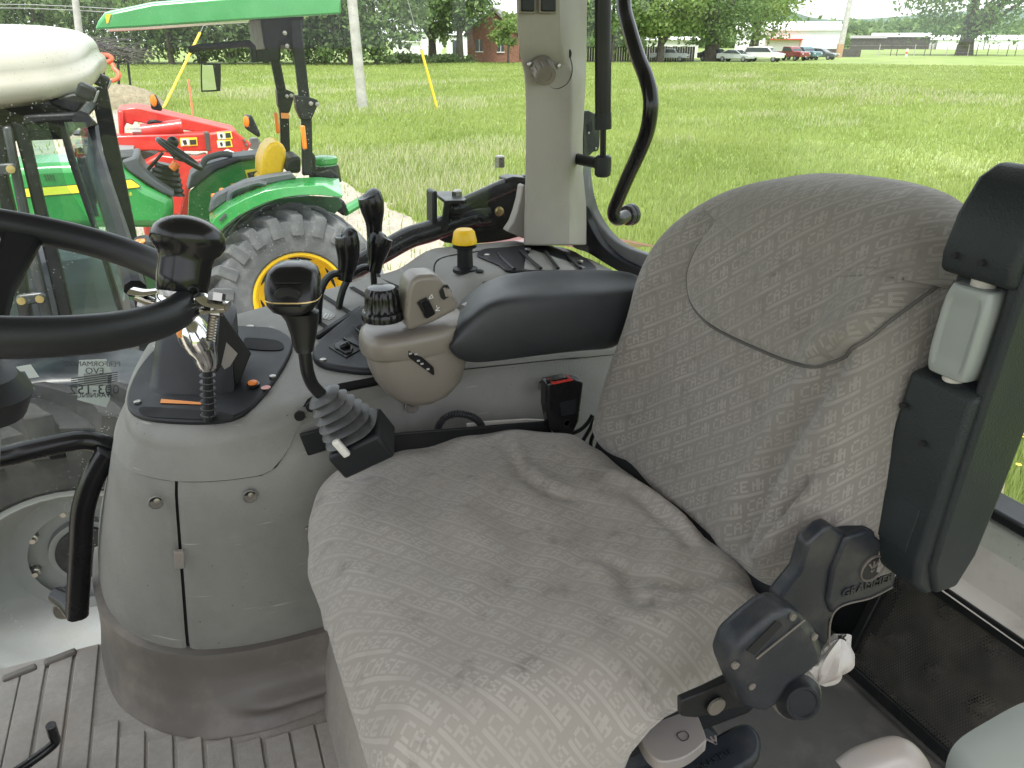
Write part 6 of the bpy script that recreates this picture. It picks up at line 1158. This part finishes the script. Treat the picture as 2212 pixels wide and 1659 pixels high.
gp([t2(*k) for k in ((500, 410), (650, 392), (650, 425), (510, 445))], 7.55, .004, 'warning_decal', 'orange_print', 0, ff)
for k in ((285, 575), (390, 505)): MB().ball(PY(*t2(*k), 6.75), .026, 10).build('control_knob', 'orange_plastic', gt_)
# roll bar, hinges, canopy, mirror
def post(path, y, wd, name='roll_bar_post'):
    P = [PY(*c2(*k), y) for k in path]; return MB().loft([[p+Vector((sx*wd, sy*wd*.7, 0)) for sx, sy in ((-1, -1), (1, -1), (1, 1), (-1, 1))] for p in P]).build(name, 'cab_black', gt_, bevel=.012)
post(((655, 130), (690, 420), (715, 640), (735, 840), (742, 1210)), 6.55, .041); post(((470, 130), (520, 420), (560, 620), (582, 800), (590, 1050)), 7.62, .041)
for poly, y in ((((655, 660), (735, 665), (815, 690), (820, 715), (770, 830), (700, 830), (670, 760)), 6.50), (((530, 620), (590, 615), (650, 640), (655, 660), (620, 780), (560, 780), (540, 730)), 7.57)):
    g = gp([c2(*k) for k in poly], y, .12, 'hinge_plate', 'cab_black', .01)
    cx_, cy_ = poly[2]; 
    for k in ((cx_-50, cy_+25), (cx_-5, cy_+30) if y < 7 else (cx_-20, cy_+20)): MB().lathe([(.017, 0), (.017, -.012), (.001, -.014)], PY(*c2(*k), y), (0, 1, 0), 8).build('hinge_bolt', 'steel', g)
tp = gp([c2(*k) for k in ((415, 120), (725, 110), (715, 180), (705, 345), (640, 345), (560, 300), (560, 430), (480, 430), (440, 300))], 6.62, .9, 'canopy_mount', 'cab_black', .02)
for k in ((585, 228), (680, 225), (602, 318), (692, 320)): MB().lathe([(.017, 0), (.017, -.012), (.001, -.014)], PY(*c2(*k), 6.6), (0, 1, 0), 8).build('mount_bolt', 'steel', tp)
for k, y in (((718, 950), 6.49), ((532, 850), 7.56)): MB().box(PY(*c2(*k), y), (.035, .02, .18)).build('amber_marker', 'orange_lens', gt_, bevel=.01)
gp([c2(*k) for k in ((560, 780), (615, 782), (615, 820), (562, 818))], 7.55, .004, 'warning_decal', 'orange_print', 0)
cpx = [(205, 65), (212, 48), (226, 30), (250, 25), (330, 8), (500, -6), (735, -22), (738, 31), (500, 46), (300, 60)]
MB().loft([[PY(u, v, 6.30)+Vector((0, dy, dz)) for u, v in cpx] for dy, dz in ((0, 0), (.06, .01), (.5, .03), (1.1, .03), (1.55, .01), (1.62, 0))]).build('canopy', 'green_paint', gt_, smooth=40, bevel=.015)
gp([t0(*k) for k in ((1450, 205), (1535, 190), (1500, 310), (1475, 330))], 6.295, .004, 'canopy_sticker', 'yellow_paint', 0)
MB().tube([PY(*c2(*k), 6.62) for k in ((-80, 345), (0, 328), (180, 312), (345, 300), (362, 320), (375, 430))], .024, 8).build('mirror_arm', 'cab_black', gt_); MB().tube([PY(*c2(*k), 6.62) for k in ((-20, 330), (-5, 440))], .014, 6).build('mirror_stem', 'cab_black', gt_)
gp([c2(*k) for k in ((375, 345), (480, 340), (490, 430), (380, 425))], 6.62, .1, 'mirror_bracket', 'cab_black', .01)
mq = spline([PY(*c2(*k), 6.62) for k in ((2, 445), (20, 436), (125, 440), (143, 455), (140, 615), (125, 628), (20, 630), (4, 615))], 3, True); mc_ = sum(mq, Vector())/len(mq); mr_ = MB().prism([p+Vector((0, -.06+(p.x-mc_.x)*.55, 0)) for p in mq], (0, .05, 0)).build('mirror', 'cab_black', gt_, bevel=.006)
MB().prism([mc_+(p-mc_)*.88+Vector((0, -.062+(p.x-mc_.x)*.55, 0)) for p in mq], (0, .002, 0)).build('mirror_glass', 'mirror_face', mr_, smooth=0)
fc = PY(*c2(860, 1190), 6.9); MB().lathe([(.13, -.06), (.12, 0), (.11, .07), (.115, .075), (.12, .08), (.12, .12), (.09, .135), (.001, .14)], fc, n=20).build('fuel_cap', 'green_paint', gt_); MB().lathe([(.14, -.08), (.125, .06)], fc, n=20).build('filler_neck', 'black_satin', gt_)
gp([c2(*k) for k in ((790, 1195), (900, 1170), (960, 1215), (955, 1235), (780, 1225))], 6.7, .6, 'tank_cover', 'cab_black', .03); gp([c2(*k) for k in ((620, 1090), (700, 1080), (700, 1200), (600, 1200), (590, 1130))], 6.8, .4, 'seat_base', 'cab_black', .03)
gp([c2(*k) for k in ((715, 1060), (780, 1050), (805, 1090), (800, 1170), (720, 1190))], 6.6, .12, 'rear_lamp', 'cab_black', .02)
MB().tube([PY(*c2(1000, 1460), 6.75), PY(*c2(1110, 1395), 6.9), PY(*c2(1210, 1345), 7.0)], .045, 8).build('lift_arm', 'green_paint', gt_)
gp([c2(*k) for k in ((960, 1400), (990, 1380), (1020, 1430), (1000, 1500), (930, 1450))], 6.7, .3, 'rear_hitch', 'cab_black', .02)
# ================================================================== RED IMPLEMENT behind it
ri = thing('red_mower', 'red folding farm implement parked behind the green tractor', 'implement', (.3, 10.4, GZ))
def rp_(poly, y, dy, name, mat='red_paint', bevel=.02, par=None): return MB().prism([PY(*cS(*k), y) for k in poly], (0, dy, 0)).build(name, mat, par or ri, bevel=bevel)
rp_([(925, 868), (1080, 848), (1875, 1035), (1830, 1085), (1620, 1055), (1500, 1035), (1060, 960), (1050, 990), (1000, 970), (960, 1060), (940, 1055)], 10.5, .75, 'upper_beam')
rp_([(925, 870), (975, 880), (985, 1062), (945, 1062)], 10.45, .1, 'beam_post'); rp_([(580, 1150), (740, 1088), (940, 1072), (1660, 1052), (1650, 1195), (1000, 1192), (720, 1202), (600, 1205)], 10.2, .3, 'lower_beam')
ep_ = rp_([(1650, 1055), (1845, 1028), (1990, 1140), (1950, 1205), (1750, 1235), (1640, 1245)], 10.1, .12, 'end_plate'); rp_([(1615, 1052), (1650, 1048), (1665, 1190), (1635, 1195)], 10.09, .2, 'plate_gap', 'dark_wood', .004)
rp_([(1100, 1310), (1260, 1225), (1560, 1260), (1640, 1240), (1700, 1300), (1560, 1420), (1480, 1480), (1430, 1700), (1250, 1700)], 9.9, .5, 'mower_body'); rp_([(560, 1170), (700, 1110), (720, 1250), (700, 1500), (560, 1400)], 10.4, .5, 'mower_body')
rp_([(730, 1062), (790, 1035), (830, 1065), (800, 1085)], 10.3, .2, 'cover')
cy0, cy1 = PY(*cS(1120, 1040), 10.3), PY(*cS(1440, 1000), 10.3); MB().tube([cy0, cy1], .085, 12).build('ram_cylinder', 'red_paint', ri); MB().tube([PY(*cS(1045, 1040), 10.3), cy0], .035, 8).build('ram_rod', 'steel', ri); MB().tube(spline([PY(*cS(*k), 10.28) for k in ((1170, 985), (1200, 960), (1280, 975), (1330, 1000), (1370, 1035))], 4), .025, 6).build('ram_hose', 'cab_black', ri)
for poly in (((1420, 1090), (1555, 1085), (1562, 1150), (1430, 1158)),): a = rp_(poly, 10.19, .004, 'safety_decal', 'yellow_decal', 0); rp_([(1428, 1097), (1490, 1095), (1492, 1148), (1436, 1152)], 10.184, .004, 'decal_picture', 'white_print', 0, a); rp_([(1498, 1105), (1548, 1102), (1552, 1140), (1502, 1144)], 10.184, .004, 'decal_text', 'black_print', 0, a); rp_([(1440, 1110), (1470, 1105), (1480, 1140), (1455, 1145)], 10.18, .003, 'decal_figure', 'black_print', 0, a)
for dy_ in (0, 65):
    a = rp_([(1712, 1045+dy_), (1825, 1038+dy_), (1838, 1095+dy_), (1722, 1104+dy_)], 10.094, .004, 'safety_decal', 'yellow_decal', 0); rp_([(1716, 1050+dy_), (1772, 1046+dy_), (1778, 1098+dy_), (1726, 1100+dy_)], 10.09, .004, 'decal_picture', 'white_print', 0, a); rp_([(1780, 1052+dy_), (1818, 1048+dy_), (1826, 1085+dy_), (1784, 1090+dy_)], 10.09, .004, 'decal_text', 'black_print', 0, a); rp_([(1735, 1062+dy_), (1755, 1058+dy_), (1762, 1085+dy_), (1745, 1090+dy_)], 10.086, .003, 'decal_figure', 'black_print', 0, a)
MB().tube([PY(*cS(*k), 10.09) for k in ((1735, 1215), (1795, 1185), (1865, 1215))], .012, 6).build('maker_mark', 'white_print', ri)
for k in ((1930, 1110), (1945, 1145), (1920, 1195)): MB().lathe([(.02, 0), (.02, -.01), (.001, -.012)], PY(*cS(*k), 10.1), (0, 1, 0), 8).build('bolt', 'steel', ri)
for poly, lens in ((((1180, 755), (1230, 750), (1285, 860), (1275, 880), (1195, 865)), (1212, 795)), (((1930, 915), (1990, 910), (2060, 1060), (2050, 1090), (1940, 1020)), (1945, 960))):
    l_ = rp_(poly, 10.2, .15, 'marker_lamp', 'cab_black', .02); MB().ball(PY(*cS(*lens), 10.19), .06, 12, (.6, .2, 1.1)).build('lamp_lens', 'orange_lens', l_)
rp_([(1985, 1100), (2040, 1095), (2085, 1170), (2060, 1195), (1975, 1175)], 10.3, .2, 'number_plate', 'rim_silver', .01)
MB().lathe([(.12, -.1), (.2, -.11), (.24, -.06), (.24, .06), (.2, .11), (.12, .1)], PY(*cS(1200, 1330), 10.3), (.3, 1, 0), 24).build('transport_wheel', 'tyre', ri)
rp_([(560, 1180), (900, 1195), (1060, 1200), (1000, 1260), (760, 1275), (560, 1300)], 9.6, .8, 'deck_cover', 'rim_silver', .02)
MB().box((.3, 10.5, -.95), (1.6, .5, .35)).build('cutter_bar', 'red_paint', ri, bevel=.03); MB().box((.0, 10.5, -.45), (.2, .3, 1.2)).build('frame_leg', 'red_paint', ri, bevel=.03)
# ================================================================== CREAM-ROOFED TRACTOR (faces left, nearest)
ct = thing('cream_roofed_tractor', 'black-framed cab tractor with a cream roof, parked alongside', 'tractor', (-.9, 3.6, GZ))
wheel(ct, (-.58, 2.98, -.69), .78, .415, .46, 'rim_silver', 'tyre', 20, .16, .115, bolts=8); wheel(ct, (-.66, 4.3, -.72), .78, .415, .46, 'rim_silver', 'tyre', 0, .16, .095, face=1, bolts=0)
for y_ in (3.05, 4.2): wheel(ct, (-2.9, y_, GZ+.55), .55, .28, .32, 'rim_silver', 'tyre', 0, .06, .07, 'front_wheel', -1, 0)
MB().box((-2.0, 3.63, -.55), (2.6, .6, .55)).build('chassis', 'cab_black', ct, bevel=.04); MB().box((-2.4, 3.63, -.05), (1.6, .75, .6)).build('engine_hood', 'cab_black', ct, bevel=.1)
rc = Vector((-.98, 3.62)); 
def roof(i, j):
    a = 2*math.pi*i; e = 2/4.0; ca, sa = math.cos(a), math.sin(a); px_, py_ = math.copysign(abs(ca)**e, ca), math.copysign(abs(sa)**e, sa); k = j
    if k < .18: s_ = lerp(.93, 1.0, k/.18); z = .985-.02*(1-k/.18)
    elif k < .3: s_ = 1.0+.012*math.sin((k-.18)/.12*math.pi); z = lerp(.985, 1.055, (k-.18)/.12)
    else: t = (k-.3)/.7; s_ = math.cos(t*math.pi/2)**.55*.985; z = 1.055+.195*math.sin(t*math.pi/2)**.9
    sw_ = .045*sm(px_, -.2, 1.0)+.05*sm(px_, .35, 1.0)*sm(py_, -1.0, -.1); return Vector((rc.x+.77*px_*s_, rc.y+.77*py_*s_, z+sw_*(1-sm(k, .3, 1))-.05*sm(px_, .2, 1)*sm(k, .3, .8)*0))
MB().grid(96, 36, roof).build('roof', 'cream_paint', ct, smooth=60)
MB().box((-.98, 3.62, .93), (1.36, 1.26, .06)).build('roof_underside', 'cab_black', ct, bevel=.03)
def cp(poly, y, dy, name, mat='cab_black', bevel=.008, f=t3, par=None): return MB().prism([PY(*f(*k), y) for k in poly], (0, dy, 0)).build(name, mat, par or ct, bevel=bevel)
YC = 2.92
cp([(-400, -60), (-380, -20), (-60, 0), (40, 60), (60, 500), (130, 800), (270, 1700), (170, 1700), (30, 1000), (-20, 500), (-60, 120), (-380, 60)], YC, .05, 'door_frame')
cp([(10, 55), (85, 50), (130, 300), (235, 800), (440, 1700), (345, 1700), (140, 720), (60, 300)], YC-.02, .05, 'door_post', 'window_frame'); cp([(85, 0), (210, 40), (230, 110), (380, 760), (500, 1200), (620, 1700), (500, 1700), (300, 850), (180, 350)], YC+.01, .05, 'corner_post')
cp([(-380, 40), (-40, 80), (0, 300), (60, 900), (180, 1700), (-380, 1700)], YC+.02, .006, 'door_glass', 'cab_glass', 0); cp([(200, 45), (395, 20), (560, 560), (800, 930), (1000, 1640), (610, 1680), (480, 1200), (370, 760)], YC+.02, .006, 'quarter_glass', 'cab_glass', 0)
cp([(470, -10), (525, -10), (620, 330), (810, 900), (1030, 1610), (985, 1630), (770, 930), (560, 330)], YC+.03, .05, 'rear_post'); cp([(180, -40), (700, -60), (700, 10), (520, 20), (390, 22), (190, 50)], YC, .06, 'roof_rail')
for poly, sc1 in ((((-60, 370), (50, 360), (120, 358), (145, 400), (130, 435), (60, 460), (-60, 468)), ((90, 408),)), (((125, 1490), (145, 1455), (340, 1432), (380, 1450), (388, 1490), (360, 1520), (170, 1545), (135, 1530)), ((178, 1500), (330, 1484)))):
    h_ = cp(poly, YC-.035, .02, 'door_hinge', 'window_frame', .006)
    for k in sc1: MB().lathe([(.014, 0), (.013, -.006), (.001, -.007)], PY(*t3(*k), YC-.035), (0, 1, 0), 10).build('hinge_screw', 'brass', h_)
ra1 = [PX(*t3(*k), x) for k, x in (((680, 0), -.20), ((740, 50), -.195), ((772, 260), -.19), ((860, 560), -.17), ((1000, 990), -.14), ((1120, 1400), -.12))]; MB().tube(ra1, .022, 8).build('rear_window_frame', 'cab_black', ct)
MB().tube([PY(*t3(*k), 3.3) for k in ((650, 235), (700, 440), (790, 800))], .015, 6).build('wiper_arm', 'cab_black', ct); MB().tube([PY(*t3(*k), 3.3) for k in ((620, 300), (655, 230), (735, 400), (800, 690))], .008, 6).build('wiper_blade', 'cab_black', ct)
MB().prism([PX(*t3(*k), -.19) for k in ((530, 20), (690, 20), (772, 260), (1000, 990), (1020, 1500), (800, 930), (620, 330))], (.005, 0, 0)).build('rear_glass', 'cab_glass', ct, smooth=0)
MB().prism(spline([PX(*t3(*k), -.18) for k in ((610, 110), (630, 85), (665, 115), (655, 130), (615, 128))], 3, True), (.01, 0, 0)).build('glass_knob', 'cab_black', ct)
# lamps under the rear edge of the roof
def lamp(px_, x, sz, name='work_lamp'):
    p = PX(*t0(*px_), x); a = MB().box(p, (.05, .065, .045), Matrix.Rotation(.5, 3, 'Y')).build(name, 'cab_black', ct, bevel=.01); MB().box(p+Vector((.025, 0, -.014)), (.005, .055, .036), Matrix.Rotation(.5, 3, 'Y')).build('lamp_lens', 'rim_silver', a, bevel=.002)
lamp((1190, 1270), -.22, 1); lamp((1400, 1110), -.21, 1)
MB().prism([PY(*t0(*k), 3.0) for k in ((650, 1385), (1000, 1290), (1200, 1310), (1180, 1420), (1050, 1580), (880, 1520), (700, 1450))], (0, .1, 0)).build('corner_bracket', 'cab_black', ct, bevel=.02)
# fender, tail lamp, cab floor
fs = []
for k in range(25):
    a = math.pi*(-.08+1.10*k/24); cx_, cz_ = -.58-.90*math.cos(a), -.80+.90*math.sin(a); fs.append([Vector((cx_, y, cz_+dz)) for y, dz in ((2.96, -.07), (2.955, -.03), (2.98, 0), (3.3, .0), (3.3, -.05))])
MB().loft(fs, cap=False, closed=False).build('fender', 'window_frame', ct, smooth=50)
tl = cp([(1090, 400), (1120, 360), (1200, 345), (1280, 360), (1345, 410), (1350, 540), (1250, 480), (1150, 430)], 2.85, .12, 'tail_lamp', 'cab_black', .02, c5); cp([(1085, 372), (1150, 345), (1212, 345), (1180, 372), (1120, 390)], 2.83, .05, 'lamp_lens', 'orange_lens', .008, c5, tl)
MB().box((-.9, 3.62, -.25), (1.3, 1.3, .12)).build('cab_floor', 'cab_black', ct, bevel=.03); MB().box((-.55, 3.62, .1), (.5, .5, .6)).build('cab_seat', 'grey_vinyl', ct, bevel=.08)
for y_ in (4.28,): MB().box((-.9, y_, .4), (.07, .05, 1.2)).build('far_post', 'cab_black', ct); MB().box((-.28, y_, .4), (.07, .05, 1.2)).build('far_post', 'cab_black', ct); MB().box((-1.62, y_, .4), (.07, .05, 1.2)).build('far_post', 'cab_black', ct)
